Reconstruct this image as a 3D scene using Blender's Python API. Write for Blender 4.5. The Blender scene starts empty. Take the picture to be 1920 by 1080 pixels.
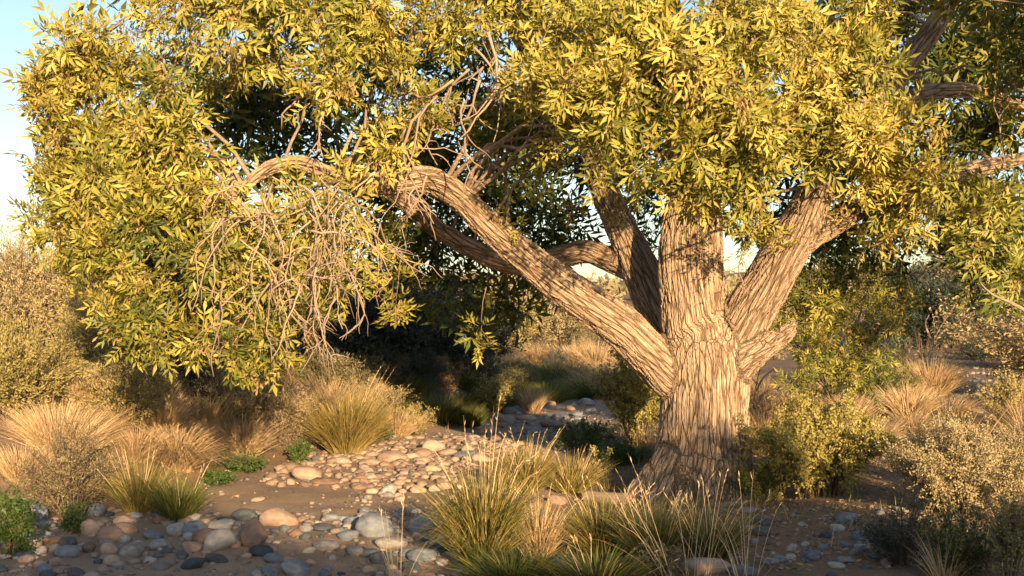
import bpy, math
import numpy as np
from mathutils import Vector

# ------------------------------------------------------------------ camera, sky, sun, exposure
F, HZ, CH = 2133.333, 580.0, 2.2          # focal length in photo pixels, horizon row, eye height
SUN_EL, SUN_AZ = math.radians(14.0), math.radians(17.0)   # sun behind the viewer, to the right
SC = bpy.context.scene
cam_d = bpy.data.cameras.new('camera'); cam_d.lens = 40; cam_d.sensor_width = 36
cam_d.shift_y = 40.0 / 1920.0; cam_d.clip_start = 0.05; cam_d.clip_end = 4000
cam = bpy.data.objects.new('camera', cam_d); SC.collection.objects.link(cam)
cam.location = (0, 0, CH); cam.rotation_euler = (math.radians(90), 0, 0); SC.camera = cam

W = bpy.data.worlds.new('World'); SC.world = W; W.use_nodes = True
wn = W.node_tree.nodes; wl = W.node_tree.links
sky = wn.new('ShaderNodeTexSky'); sky.sky_type = 'NISHITA'; sky.sun_disc = False
sky.sun_elevation = SUN_EL; sky.sun_rotation = math.radians(180) - SUN_AZ
sky.air_density = 1.0; sky.dust_density = 1.0; sky.ozone_density = 1.0
wl.new(sky.outputs[0], wn['Background'].inputs[0]); wn['Background'].inputs[1].default_value = 0.09

SUNV = np.array([math.sin(SUN_AZ) * math.cos(SUN_EL), -math.cos(SUN_AZ) * math.cos(SUN_EL), math.sin(SUN_EL)])
sl = bpy.data.lights.new('sun', 'SUN'); sl.energy = 5.0; sl.angle = math.radians(0.6); sl.color = (1.0, 0.70, 0.38)
so = bpy.data.objects.new('sun', sl); SC.collection.objects.link(so)
so.rotation_euler = Vector(SUNV).to_track_quat('Z', 'Y').to_euler(); so.location = (20, -40, 30)

SC.view_settings.view_transform = 'Standard'; SC.view_settings.look = 'None'
SC.view_settings.gamma = 1.0; SC.view_settings.exposure = 1.3
try: SC.view_settings.use_curve_mapping = False
except Exception: pass
SC.cycles.max_bounces = 5; SC.cycles.diffuse_bounces = 2; SC.cycles.transmission_bounces = 3
SC.cycles.transparent_max_bounces = 4

rng = np.random.default_rng(11)
COL = SC.collection

# ------------------------------------------------------------------ helpers
def P(px, py, d):
    return np.array([(px - 960) / F * d, d, CH + (HZ - py) / F * d])

def unit(v):
    v = np.asarray(v, float); n = np.linalg.norm(v, axis=-1, keepdims=True)
    return v / np.maximum(n, 1e-9)

def smooth(a, b, x):
    t = np.clip((np.asarray(x, float) - a) / (b - a), 0, 1); return t * t * (3 - 2 * t)

def hash2(i, j, s=0):
    h = np.sin(i * 127.1 + j * 311.7 + s * 74.7) * 43758.5453
    return h - np.floor(h)

def vnoise(x, y, s=0):
    x = np.asarray(x, float); y = np.asarray(y, float)
    i = np.floor(x); j = np.floor(y); u = x - i; v = y - j
    u = u * u * (3 - 2 * u); v = v * v * (3 - 2 * v)
    a = hash2(i, j, s); b = hash2(i + 1, j, s); c = hash2(i, j + 1, s); d = hash2(i + 1, j + 1, s)
    return (a * (1 - u) + b * u) * (1 - v) + (c * (1 - u) + d * u) * v - 0.5

def fbm(x, y, s=0, o=4):
    r = 0; a = 1.0; f = 1.0
    for k in range(o):
        r = r + a * vnoise(np.asarray(x) * f, np.asarray(y) * f, s + k); a *= 0.5; f *= 2.03
    return r

class Bag:
    """collects vertices and faces of one mesh object"""
    def __init__(s): s.V = []; s.T = []; s.F = []; s.n = 0; s.xtra = None
    def add(s, V, faces, tint=0.5):
        V = np.asarray(V, float).reshape(-1, 3)
        s.V.append(V); s.T.append(np.broadcast_to(np.asarray(tint, float), (len(V),)))
        if not isinstance(faces, list): faces = [faces]
        for f in faces: s.F.append(np.asarray(f, np.int64) + s.n)
        s.n += len(V)
    def mesh(s, name, mat, shade=False):
        me = bpy.data.meshes.new(name)
        if s.n == 0: return me
        V = np.concatenate(s.V).astype(np.float32); T = np.concatenate(s.T).astype(np.float32)
        li = np.concatenate([f.ravel() for f in s.F]).astype(np.int32)
        tot = np.concatenate([np.full(len(f), f.shape[1]) for f in s.F]).astype(np.int32)
        st = np.concatenate([[0], np.cumsum(tot)[:-1]]).astype(np.int32)
        me.vertices.add(len(V)); me.vertices.foreach_set('co', V.ravel())
        me.loops.add(len(li)); me.loops.foreach_set('vertex_index', li)
        me.polygons.add(len(tot)); me.polygons.foreach_set('loop_start', st); me.polygons.foreach_set('loop_total', tot)
        me.update(calc_edges=True)
        at = me.attributes.new('tint', 'FLOAT', 'POINT'); at.data.foreach_set('value', T)
        if shade: me.polygons.foreach_set('use_smooth', np.ones(len(tot), bool))
        me.materials.append(mat); me.validate(); return me
    def build(s, name, mat, parent=None, shade=False, **props):
        return link(name, s.mesh(name, mat, shade), parent, **props)

def link(name, data, parent=None, **props):
    o = bpy.data.objects.new(name, data); COL.objects.link(o)
    if parent is not None: o.parent = parent
    for k, v in props.items(): o[k] = v
    return o

def thing(name, label, cat, loc=(0, 0, 0), group=None, rz=0.0):
    o = link(name, None); o.location = loc; o.rotation_euler = (0, 0, rz); o.empty_display_size = 0.2
    o['label'] = label; o['category'] = cat
    if group: o['group'] = group
    return o

def copy_tree(o, loc, rz, sc, label, group, cat=None):
    c = o.copy(); COL.objects.link(c); c.location = loc; c.rotation_euler = (0, 0, rz); c.scale = sc
    c['label'] = label; c['group'] = group
    if cat: c['category'] = cat
    for ch in list(o.children):
        k = ch.copy(); COL.objects.link(k); k.parent = c
    return c

def tube(pts, rad, sides=5, cap=False):
    pts = np.asarray(pts, float); rad = np.broadcast_to(np.asarray(rad, float), (len(pts),)); n = len(pts)
    T = np.zeros_like(pts); T[1:-1] = pts[2:] - pts[:-2]; T[0] = pts[1] - pts[0]; T[-1] = pts[-1] - pts[-2]; T = unit(T)
    a = np.array([0, 0, 1.0]) if abs(T[0][2]) < 0.9 else np.array([1.0, 0, 0])
    N = unit(np.cross(T[0], a)); Ns = [N]
    for i in range(1, n):
        N = unit(N - T[i] * np.dot(N, T[i])); Ns.append(N)
    Ns = np.array(Ns); B = np.cross(T, Ns)
    th = np.arange(sides) * 2 * math.pi / sides
    V = pts[:, None] + rad[:, None, None] * (np.cos(th)[None, :, None] * Ns[:, None] + np.sin(th)[None, :, None] * B[:, None])
    V = V.reshape(-1, 3)
    i = np.arange(n - 1)[:, None] * sides; j = np.arange(sides)[None]; k = (j + 1) % sides
    Q = np.stack([i + j, i + k, i + sides + k, i + sides + j], -1).reshape(-1, 4)
    fs = [Q]
    if cap:
        V = np.vstack([V, pts[0] - T[0] * rad[0] * 0.3, pts[-1] + T[-1] * rad[-1] * 0.5])
        j = np.arange(sides); k = (j + 1) % sides
        fs.append(np.stack([np.full(sides, n * sides), k, j], -1))
        o = (n - 1) * sides
        fs.append(np.stack([np.full(sides, n * sides + 1), o + j, o + k], -1))
    return V, fs

def ribbons(A, Bm, C, w, tint, bag, seg=4):
    """many thin three-sided twigs at once along quadratic curves A-Bm-C (arrays n,3)"""
    n = len(A); t = np.linspace(0, 1, seg + 1)[None, :, None]
    pts = (1 - t) ** 2 * A[:, None] + 2 * t * (1 - t) * Bm[:, None] + t * t * C[:, None]
    d = unit(C - A); s1 = unit(np.cross(d, rng.normal(size=(n, 3)))); s2 = np.cross(d, s1)
    w = np.broadcast_to(np.asarray(w, float), (n,))
    V = []
    for k in range(3):
        a = k * 2 * math.pi / 3
        off = (math.cos(a) * s1 + math.sin(a) * s2)[:, None] * w[:, None, None] * (1 - 0.75 * t)
        V.append(pts + off)
    V = np.stack(V, 2).reshape(n, -1, 3)             # n, (seg+1)*3
    q = []
    for i in range(seg):
        for k in range(3):
            l = (k + 1) % 3; q.append([i * 3 + k, i * 3 + l, i * 3 + 3 + l, i * 3 + 3 + k])
    q = np.array(q); m = (seg + 1) * 3
    Q = (q[None] + np.arange(n)[:, None, None] * m).reshape(-1, 4)
    bag.add(V.reshape(-1, 3), Q, np.repeat(np.broadcast_to(tint, (n,)), m))
    return pts

# ------------------------------------------------------------------ materials
def mat(name):
    m = bpy.data.materials.new(name); m.use_nodes = True
    nt = m.node_tree; nt.nodes.clear(); out = nt.nodes.new('ShaderNodeOutputMaterial')
    return m, nt, out

def ramp(nt, stops, src, interp='LINEAR'):
    r = nt.nodes.new('ShaderNodeValToRGB'); r.color_ramp.interpolation = interp
    el = r.color_ramp.elements
    while len(el) > 1: el.remove(el[-1])
    el[0].position = stops[0][0]; el[0].color = (*stops[0][1], 1)
    for p, c in stops[1:]:
        e = el.new(p); e.color = (*c, 1)
    nt.links.new(src, r.inputs[0]); return r.outputs[0]

def N(nt, typ, **kw):
    n = nt.nodes.new(typ)
    for k, v in kw.items():
        if k in n.inputs: n.inputs[k].default_value = v
        else: setattr(n, k, v)
    return n

def mathn(nt, op, a, b=None, clamp=False):
    n = nt.nodes.new('ShaderNodeMath'); n.operation = op; n.use_clamp = clamp
    for i, v in enumerate((a, b)):
        if v is None: continue
        if hasattr(v, 'is_output') or isinstance(v, bpy.types.NodeSocket): nt.links.new(v, n.inputs[i])
        else: n.inputs[i].default_value = v
    return n.outputs[0]

def leaf_mat(name, stops, trans=0.2, rough=0.5, tcol=(1.25, 1.15, 0.7), spec=0.35, objvar=0.0):
    m, nt, out = mat(name)
    a = N(nt, 'ShaderNodeAttribute', attribute_name='tint')
    src = a.outputs['Fac']
    if objvar:
        oi = nt.nodes.new('ShaderNodeObjectInfo')
        src = mathn(nt, 'ADD', src, mathn(nt, 'MULTIPLY', mathn(nt, 'SUBTRACT', oi.outputs['Random'], 0.5), objvar), True)
    c = ramp(nt, stops, src)
    p = N(nt, 'ShaderNodeBsdfPrincipled', Roughness=rough); p.inputs['Specular IOR Level'].default_value = spec
    nt.links.new(c, p.inputs['Base Color'])
    tr = nt.nodes.new('ShaderNodeBsdfTranslucent')
    mx = N(nt, 'ShaderNodeMix', data_type='RGBA', blend_type='MULTIPLY'); mx.inputs[0].default_value = 1
    nt.links.new(c, mx.inputs[6]); mx.inputs[7].default_value = (*tcol, 1); nt.links.new(mx.outputs[2], tr.inputs[0])
    ms = nt.nodes.new('ShaderNodeMixShader'); ms.inputs[0].default_value = trans
    nt.links.new(p.outputs[0], ms.inputs[1]); nt.links.new(tr.outputs[0], ms.inputs[2])
    nt.links.new(ms.outputs[0], out.inputs[0]); return m

M = {}
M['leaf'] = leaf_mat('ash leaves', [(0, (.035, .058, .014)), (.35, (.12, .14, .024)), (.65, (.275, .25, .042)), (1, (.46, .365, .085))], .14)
M['seed'] = leaf_mat('ash seed keys', [(0, (.25, .20, .06)), (.6, (.40, .31, .12)), (1, (.40, .22, .08))], .3, .6)
M['green'] = leaf_mat('green shrub leaves', [(0, (.04, .06, .014)), (.5, (.15, .155, .034)), (1, (.37, .315, .085))], .25)
M['olive'] = leaf_mat('olive shrub leaves', [(0, (0.100, 0.106, 0.032)), (.5, (0.242, 0.219, 0.071)), (1, (0.412, 0.333, 0.127))], .2, .6, objvar=.3)
M['sage'] = leaf_mat('grey sage leaves', [(0, (0.117, 0.111, 0.058)), (.5, (0.286, 0.240, 0.117)), (1, (0.468, 0.364, 0.195))], .15, .7, objvar=.3)
M['dusk'] = leaf_mat('shade toned scrub leaves', [(0, (.018, .034, .030)), (.5, (.045, .066, .052)), (1, (.10, .115, .075))], .15, .7, objvar=.3)  # shade of the hollow is put into this dark bluish leaf colour
M['grass'] = leaf_mat('green gold grass', [(0, (.045, .075, .016)), (.4, (.13, .135, .03)), (.75, (.30, .235, .07)), (1, (.46, .34, .15))], .3, .5)
M['straw'] = leaf_mat('dry straw', [(0, (0.235, 0.152, 0.083)), (.5, (0.469, 0.338, 0.193)), (1, (0.690, 0.511, 0.304))], .2, .7)
M['forb'] = leaf_mat('fresh green herb', [(0, (.03, .07, .015)), (1, (.10, .15, .03))], .3)
M['litter'] = leaf_mat('fallen leaf litter', [(0, (.10, .06, .035)), (.5, (.22, .14, .075)), (1, (.38, .27, .15))], .05, .8)
M['twig'] = leaf_mat('pale bare twigs', [(0, (.14, .10, .075)), (1, (.36, .265, .19))], 0, .8)
M['stem'] = leaf_mat('brown shrub stems', [(0, (.07, .05, .035)), (1, (.20, .145, .10))], 0, .8)

def bark_mat():
    m, nt, out = mat('furrowed ash bark'); L = nt.links.new
    at = N(nt, 'ShaderNodeAttribute', attribute_name='bco')
    n0 = N(nt, 'ShaderNodeTexNoise', Scale=9.0, Detail=3.0); L(at.outputs['Vector'], n0.inputs['Vector'])
    sc_ = N(nt, 'ShaderNodeVectorMath', operation='SCALE'); sc_.inputs['Scale'].default_value = 0.05
    sb = N(nt, 'ShaderNodeVectorMath', operation='SUBTRACT'); sb.inputs[1].default_value = (.5, .5, .5)
    L(n0.outputs['Color'], sb.inputs[0]); L(sb.outputs[0], sc_.inputs[0])
    ad = N(nt, 'ShaderNodeVectorMath', operation='ADD'); L(at.outputs['Vector'], ad.inputs[0]); L(sc_.outputs[0], ad.inputs[1])
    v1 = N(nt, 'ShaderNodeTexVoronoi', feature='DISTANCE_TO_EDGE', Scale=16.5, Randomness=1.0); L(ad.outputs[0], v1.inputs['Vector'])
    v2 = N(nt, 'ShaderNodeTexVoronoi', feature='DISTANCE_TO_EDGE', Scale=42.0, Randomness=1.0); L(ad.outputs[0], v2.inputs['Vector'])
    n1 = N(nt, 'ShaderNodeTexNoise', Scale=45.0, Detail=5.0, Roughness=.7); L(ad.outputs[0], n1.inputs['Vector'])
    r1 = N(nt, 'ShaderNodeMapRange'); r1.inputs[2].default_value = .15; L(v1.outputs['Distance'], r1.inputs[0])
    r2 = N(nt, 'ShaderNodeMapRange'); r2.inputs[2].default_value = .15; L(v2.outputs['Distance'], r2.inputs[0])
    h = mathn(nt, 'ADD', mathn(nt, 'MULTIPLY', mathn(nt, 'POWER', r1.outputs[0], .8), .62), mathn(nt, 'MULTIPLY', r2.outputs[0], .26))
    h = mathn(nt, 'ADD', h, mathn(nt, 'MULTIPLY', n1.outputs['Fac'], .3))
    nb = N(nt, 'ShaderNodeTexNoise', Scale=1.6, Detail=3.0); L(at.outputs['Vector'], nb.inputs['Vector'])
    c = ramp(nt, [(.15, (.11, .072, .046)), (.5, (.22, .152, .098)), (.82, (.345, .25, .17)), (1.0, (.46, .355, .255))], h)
    mx = N(nt, 'ShaderNodeMix', data_type='RGBA', blend_type='MULTIPLY'); mx.inputs[0].default_value = .5
    c2 = ramp(nt, [(.35, (.72, .68, .62)), (.65, (1.12, 1.08, 1.05))], nb.outputs['Fac'])
    L(c, mx.inputs[6]); L(c2, mx.inputs[7])
    p = N(nt, 'ShaderNodeBsdfPrincipled', Roughness=.85); p.inputs['Specular IOR Level'].default_value = .2
    L(mx.outputs[2], p.inputs['Base Color'])
    d = N(nt, 'ShaderNodeDisplacement', Midlevel=.75, Scale=.04); L(h, d.inputs['Height'])
    L(p.outputs[0], out.inputs[0]); L(d.outputs[0], out.inputs['Displacement']); m.displacement_method = 'BOTH'
    return m
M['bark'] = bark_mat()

def limb_mat():
    m, nt, out = mat('branch bark'); L = nt.links.new
    tc = N(nt, 'ShaderNodeTexCoord')
    n = N(nt, 'ShaderNodeTexNoise', Scale=30.0, Detail=5.0, Roughness=.7); L(tc.outputs['Object'], n.inputs['Vector'])
    c = ramp(nt, [(.3, (.16, .11, .075)), (.7, (.38, .28, .20))], n.outputs['Fac'])
    p = N(nt, 'ShaderNodeBsdfPrincipled', Roughness=.85); L(c, p.inputs['Base Color'])
    b = N(nt, 'ShaderNodeBump', Strength=.7, Distance=.02); L(n.outputs['Fac'], b.inputs['Height']); L(b.outputs[0], p.inputs['Normal'])
    L(p.outputs[0], out.inputs[0]); return m
M['limb'] = limb_mat()

def stone_mat(name, c0, c1, c2, vein=None):
    m, nt, out = mat(name); L = nt.links.new
    tc = N(nt, 'ShaderNodeTexCoord'); oi = nt.nodes.new('ShaderNodeObjectInfo')
    ad = N(nt, 'ShaderNodeVectorMath', operation='ADD'); L(tc.outputs['Object'], ad.inputs[0]); L(oi.outputs['Location'], ad.inputs[1])
    n1 = N(nt, 'ShaderNodeTexNoise', Scale=2.2, Detail=6.0, Roughness=.6); L(ad.outputs[0], n1.inputs['Vector'])
    n2 = N(nt, 'ShaderNodeTexNoise', Scale=38.0, Detail=3.0, Roughness=.8); L(ad.outputs[0], n2.inputs['Vector'])
    s = mathn(nt, 'ADD', mathn(nt, 'MULTIPLY', n1.outputs['Fac'], .75), mathn(nt, 'MULTIPLY', n2.outputs['Fac'], .5))
    s = mathn(nt, 'SUBTRACT', s, .075)
    s = mathn(nt, 'ADD', s, mathn(nt, 'MULTIPLY', mathn(nt, 'SUBTRACT', oi.outputs['Random'], .5), .28))
    c = ramp(nt, [(.3, c0), (.52, c1), (.75, c2)], s)
    p = N(nt, 'ShaderNodeBsdfPrincipled', Roughness=.75); p.inputs['Specular IOR Level'].default_value = .3
    L(c, p.inputs['Base Color'])
    b = N(nt, 'ShaderNodeBump', Strength=.6, Distance=.03); L(s, b.inputs['Height']); L(b.outputs[0], p.inputs['Normal'])
    L(p.outputs[0], out.inputs[0]); return m
STONE = {
    'blue grey': stone_mat('blue grey stone', (.085, .10, .115), (.16, .18, .20), (.27, .28, .29)),
    'dark slate': stone_mat('dark slate stone', (.032, .045, .055), (.06, .075, .085), (.12, .13, .135)),
    'pale grey': stone_mat('pale grey stone', (.16, .155, .15), (.28, .265, .25), (.42, .39, .36)),
    'pinkish tan': stone_mat('pinkish tan stone', (.24, .16, .12), (.38, .27, .20), (.50, .39, .31)),
    'rusty brown': stone_mat('rusty brown stone', (.13, .085, .06), (.23, .15, .11), (.33, .23, .17)),
}

def ground_mat():
    m, nt, out = mat('sandy dirt'); L = nt.links.new
    tc = N(nt, 'ShaderNodeTexCoord'); at = N(nt, 'ShaderNodeAttribute', attribute_name='tint')
    n1 = N(nt, 'ShaderNodeTexNoise', Scale=.9, Detail=6.0, Roughness=.65); L(tc.outputs['Object'], n1.inputs['Vector'])
    n2 = N(nt, 'ShaderNodeTexNoise', Scale=26.0, Detail=5.0, Roughness=.75); L(tc.outputs['Object'], n2.inputs['Vector'])
    v = N(nt, 'ShaderNodeTexVoronoi', Scale=42.0); L(tc.outputs['Object'], v.inputs['Vector'])
    s = mathn(nt, 'ADD', mathn(nt, 'MULTIPLY', n1.outputs['Fac'], .5), mathn(nt, 'MULTIPLY', n2.outputs['Fac'], .55))
    sand = ramp(nt, [(.3, (.20, .14, .10)), (.55, (.30, .22, .155)), (.75, (.40, .30, .22))], s)
    soil = ramp(nt, [(.3, (.085, .055, .036)), (.55, (.16, .11, .07)), (.75, (.26, .185, .12))], s)
    mx = N(nt, 'ShaderNodeMix', data_type='RGBA'); L(at.outputs['Fac'], mx.inputs[0]); L(soil, mx.inputs[6]); L(sand, mx.inputs[7])
    p = N(nt, 'ShaderNodeBsdfPrincipled', Roughness=.95); p.inputs['Specular IOR Level'].default_value = .1
    L(mx.outputs[2], p.inputs['Base Color'])
    hh = mathn(nt, 'ADD', s, mathn(nt, 'MULTIPLY', v.outputs['Distance'], -.4))
    b = N(nt, 'ShaderNodeBump', Strength=.8, Distance=.03); L(hh, b.inputs['Height']); L(b.outputs[0], p.inputs['Normal'])
    L(p.outputs[0], out.inputs[0]); return m
M['ground'] = ground_mat()

# ------------------------------------------------------------------ terrain
TX, TY = 2.37, 14.0                       # tree position
def toe(y): return np.interp(y, [-20, 9, 11.5, 14.5, 17.5, 20, 24, 30, 60, 200], [-9, -6.2, -4.9, -3.75, -2.75, -1.5, -0.1, .6, 2.5, 4])
def rightbank(y): return np.interp(y, [-20, 9, 12, 14, 18, 20, 24, 30, 60, 200], [.3, .0, .3, .7, 1.0, 1.3, 2.6, 4.5, 8, 14])

def H(x, y):
    x = np.asarray(x, float); y = np.asarray(y, float)
    d = toe(y) - x
    z = 0.80 * smooth(0, 2.4, d + .5 * fbm(x * .6, y * .6, 3, 2)) + 0.25 * smooth(2, 9, d)
    z = z + 0.16 * smooth(0, 1.6, x - rightbank(y)) - .24 * np.exp(-((x - TX + .15) ** 2 / 1.6 + (y - TY + .9) ** 2 / 1.5))
    z = z + .10 * fbm(x * .35, y * .35, 5, 3) + .035 * fbm(x * 2.1, y * 2.1, 9, 3)
    hill = smooth(60, 260, y) * (8.5 + 7 * fbm(x * .012, y * .010, 21, 3)) + 1.2 * smooth(30, 60, y) * (fbm(x * .05, y * .05, 23, 2) + .3)
    return z + hill

def G(px, py):
    """point of the ground seen along a photo ray"""
    d = np.concatenate([np.arange(6, 40, .02), np.arange(40, 300, .2)])
    x = (px - 960) / F * d; zr = CH + (HZ - py) / F * d
    hit = np.nonzero(zr <= H(x, d))[0]
    i = hit[0] if len(hit) else len(d) - 1
    return np.array([x[i], d[i], float(H(x[i], d[i]))])

def bed(x, y):     # 1 in the stony wash
    w = smooth(-.35, .25, x - toe(y) + .3 * vnoise(x * 2, y * 2, 4)) * (1 - smooth(-.3, .6, x - rightbank(y)))
    return w

# polar sheet round the viewer, fine where the viewer looks, reaching the horizon
ang = np.concatenate([np.linspace(-33, 33, 400), np.linspace(34, 326, 74)]) * math.pi / 180
rad = np.concatenate([np.linspace(.4, 7.8, 20), np.geomspace(8, 40, 250), np.geomspace(41, 2500, 80)])
A_, R_ = np.meshgrid(ang, rad); gx = np.sin(A_) * R_; gy = np.cos(A_) * R_; gz = H(gx, gy)
far = smooth(500, 1400, R_); gz = gz * (1 - far) + far * 6
nb_, na_ = A_.shape
i = np.arange(nb_ - 1)[:, None] * na_; j = np.arange(na_)[None]; k = (j + 1) % na_
Q = np.stack([i + j, i + na_ + j, i + na_ + k, i + k], -1).reshape(-1, 4)
sandy = np.maximum(.25 + .75 * bed(gx, gy), .55 * smooth(-.5, 1.2, toe(gy) - gx) * (gx < toe(gy)))
g = Bag(); g.add(np.stack([gx, gy, gz], -1), Q[:, ::-1], sandy.ravel())
g.add(np.vstack([[0, 0, H(0, 0)], np.stack([gx[0], gy[0], gz[0]], -1)]), np.stack([np.zeros(na_, int), 1 + np.arange(na_), 1 + (np.arange(na_) + 1) % na_], -1), .4)
ground = g.build('ground', M['ground'], shade=True, kind='structure')

# ------------------------------------------------------------------ the great ash tree: trunk and limbs
def spline(ctrl, n):
    c = np.asarray(ctrl, float); k = len(c); t = np.linspace(0, k - 1, n); i = np.clip(t.astype(int), 0, k - 2); f = (t - i)[:, None]
    p0 = c[np.clip(i - 1, 0, k - 1)]; p1 = c[i]; p2 = c[i + 1]; p3 = c[np.clip(i + 2, 0, k - 1)]
    return .5 * (2 * p1 + (p2 - p0) * f + (2 * p0 - 5 * p1 + 4 * p2 - p3) * f ** 2 + (3 * p1 - p0 - 3 * p2 + p3) * f ** 3)

def chain(rows, n=None):      # rows: px, py, distance, radius in photo pixels
    r = np.array([[*P(a, b, d), q * d / F] for a, b, d, q in rows]); return spline(r, n or len(rows) * 7)

CH_ = {}
CH_['trunk'] = chain([(1310, 985, 13.95, 128), (1312, 930, 13.95, 112), (1317, 880, 14, 95), (1321, 820, 14, 85), (1322, 750, 14, 81), (1324, 690, 14, 82), (1322, 640, 14, 74)])
CH_['left'] = chain([(1310, 735, 14, 50), (1262, 705, 13.95, 46), (1215, 660, 13.9, 41), (1165, 612, 13.8, 38), (1105, 570, 13.7, 36), (1040, 526, 13.6, 34), (972, 472, 13.4, 31), (912, 420, 13.2, 29), (855, 366, 13, 27), (800, 338, 12.8, 25), (740, 345, 12.6, 22), (690, 352, 12.4, 19), (630, 335, 12.2, 16), (560, 306, 12, 13), (505, 316, 11.9, 11.5), (462, 348, 11.8, 10), (430, 395, 11.7, 7), (402, 450, 11.6, 5), (375, 510, 11.5, 3.5)])
CH_['back'] = chain([(1300, 690, 14.2, 52), (1268, 640, 14.45, 42), (1237, 585, 14.75, 39), (1207, 520, 15.1, 37), (1180, 460, 15.4, 33), (1152, 400, 15.6, 28), (1128, 345, 15.8, 25), (1103, 270, 15.9, 21), (1060, 180, 15.6, 18), (1005, 110, 15, 16), (958, 40, 14.4, 14), (925, -40, 14, 12), (880, -140, 13.6, 9)])
CH_['backleft'] = chain([(1200, 515, 15.2, 25), (1150, 490, 15.5, 24), (1095, 472, 15.8, 23), (1020, 492, 16, 22), (950, 492, 16, 21), (880, 465, 15.9, 20), (815, 425, 15.7, 18), (765, 385, 15.5, 15), (710, 350, 15.2, 12), (640, 300, 15, 8)])
CH_['mid'] = chain([(1316, 680, 14, 66), (1306, 620, 14.02, 66), (1299, 560, 14.05, 62), (1294, 500, 14.1, 61), (1296, 445, 14.2, 59), (1300, 390, 14.3, 54), (1296, 310, 14.4, 45), (1284, 220, 14.4, 38), (1264, 90, 14.3, 31), (1230, -60, 14.2, 25), (1190, -220, 14.2, 17), (1160, -380, 14.2, 9)])
CH_['right'] = chain([(1345, 690, 14, 56), (1375, 640, 13.95, 50), (1405, 585, 13.85, 47), (1440, 525, 13.7, 44), (1474, 465, 13.5, 42), (1506, 410, 13.3, 38), (1533, 355, 13.1, 32), (1556, 290, 13, 28), (1590, 225, 13.2, 24), (1650, 195, 13.8, 21), (1705, 110, 14.2, 20), (1755, 45, 14.3, 18), (1800, -40, 14.3, 15), (1840, -150, 14.3, 10)])
CH_['fork'] = chain([(1478, 470, 13.5, 30), (1520, 440, 13.45, 28), (1560, 420, 13.4, 24), (1592, 406, 13.4, 20), (1650, 372, 13.6, 17), (1710, 350, 14, 16), (1770, 332, 14.4, 16), (1850, 312, 14.8, 14), (1930, 292, 15, 10), (2010, 260, 15, 6)])
CH_['high'] = chain([(1650, 197, 13.8, 18), (1700, 186, 14.1, 17), (1760, 170, 14.4, 15), (1830, 172, 14.6, 13), (1890, 192, 14.8, 11), (1960, 215, 15, 8)])
CH_['stub'] = chain([(1360, 705, 13.9, 42), (1398, 672, 13.75, 34), (1432, 652, 13.7, 25), (1458, 638, 13.66, 20), (1478, 622, 13.62, 17), (1490, 606, 13.6, 9)])
CH_['snag'] = chain([(1425, 655, 13.68, 18), (1445, 634, 13.62, 15), (1455, 624, 13.6, 9)])
CH_['upper'] = chain([(1262, 80, 14.3, 26), (1180, 0, 13.8, 22), (1060, -70, 13.2, 19), (900, -110, 12.8, 16), (720, -80, 12.4, 13), (560, -60, 12.2, 10), (420, -20, 12.4, 7)])
CH_['over'] = chain([(1284, 200, 14.4, 26), (1330, 60, 13.6, 22), (1400, -60, 12.9, 18), (1480, -110, 12.4, 14), (1580, -100, 12.1, 9), (1660, -40, 12, 5)])
roots = [
    [(1270, 860, 13.8, 42), (1245, 905, 13.6, 38), (1228, 945, 13.35, 34), (1205, 985, 13.1, 26), (1170, 1020, 12.9, 14)],
    [(1275, 850, 13.9, 36), (1235, 885, 13.75, 27), (1200, 915, 13.55, 20), (1160, 945, 13.4, 10)],
    [(1330, 870, 13.75, 50), (1345, 920, 13.55, 44), (1350, 965, 13.35, 30), (1365, 1010, 13.1, 12)],
    [(1365, 860, 13.85, 40), (1392, 905, 13.75, 34), (1430, 950, 13.6, 20), (1480, 985, 13.5, 8)],
    [(1300, 870, 13.7, 40), (1285, 930, 13.45, 36), (1270, 975, 13.2, 22), (1255, 1010, 13, 10)],
    [(1345, 860, 14.2, 45), (1400, 900, 14.6, 28), (1450, 915, 15, 10)],
    [(1290, 860, 14.3, 45), (1240, 880, 14.8, 25), (1190, 890, 15.2, 8)],
]
tb = Bag()
for nme, c in CH_.items():
    V, fs = tube(c[:, :3], np.maximum(c[:, 3], .02), 14, True); tb.add(V, fs)
rootc = [chain(r) for r in roots]
for c in rootc:
    V, fs = tube(c[:, :3], np.maximum(c[:, 3], .03), 12, True); tb.add(V, fs)
tmp = link('tmp', tb.mesh('tmp', M['bark']))
md = tmp.modifiers.new('r', 'REMESH'); md.mode = 'VOXEL'; md.voxel_size = .021; md.use_smooth_shade = True
ms_ = tmp.modifiers.new('s', 'SMOOTH'); ms_.iterations = 10; ms_.factor = .5
dg = bpy.context.evaluated_depsgraph_get(); ev = tmp.evaluated_get(dg)
tme = bpy.data.meshes.new_from_object(ev); tme.name = 'trunk'
bpy.data.objects.remove(tmp)
nv = len(tme.vertices); co = np.zeros(nv * 3, np.float32); tme.vertices.foreach_get('co', co); co = co.reshape(-1, 3).astype(float)

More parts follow.
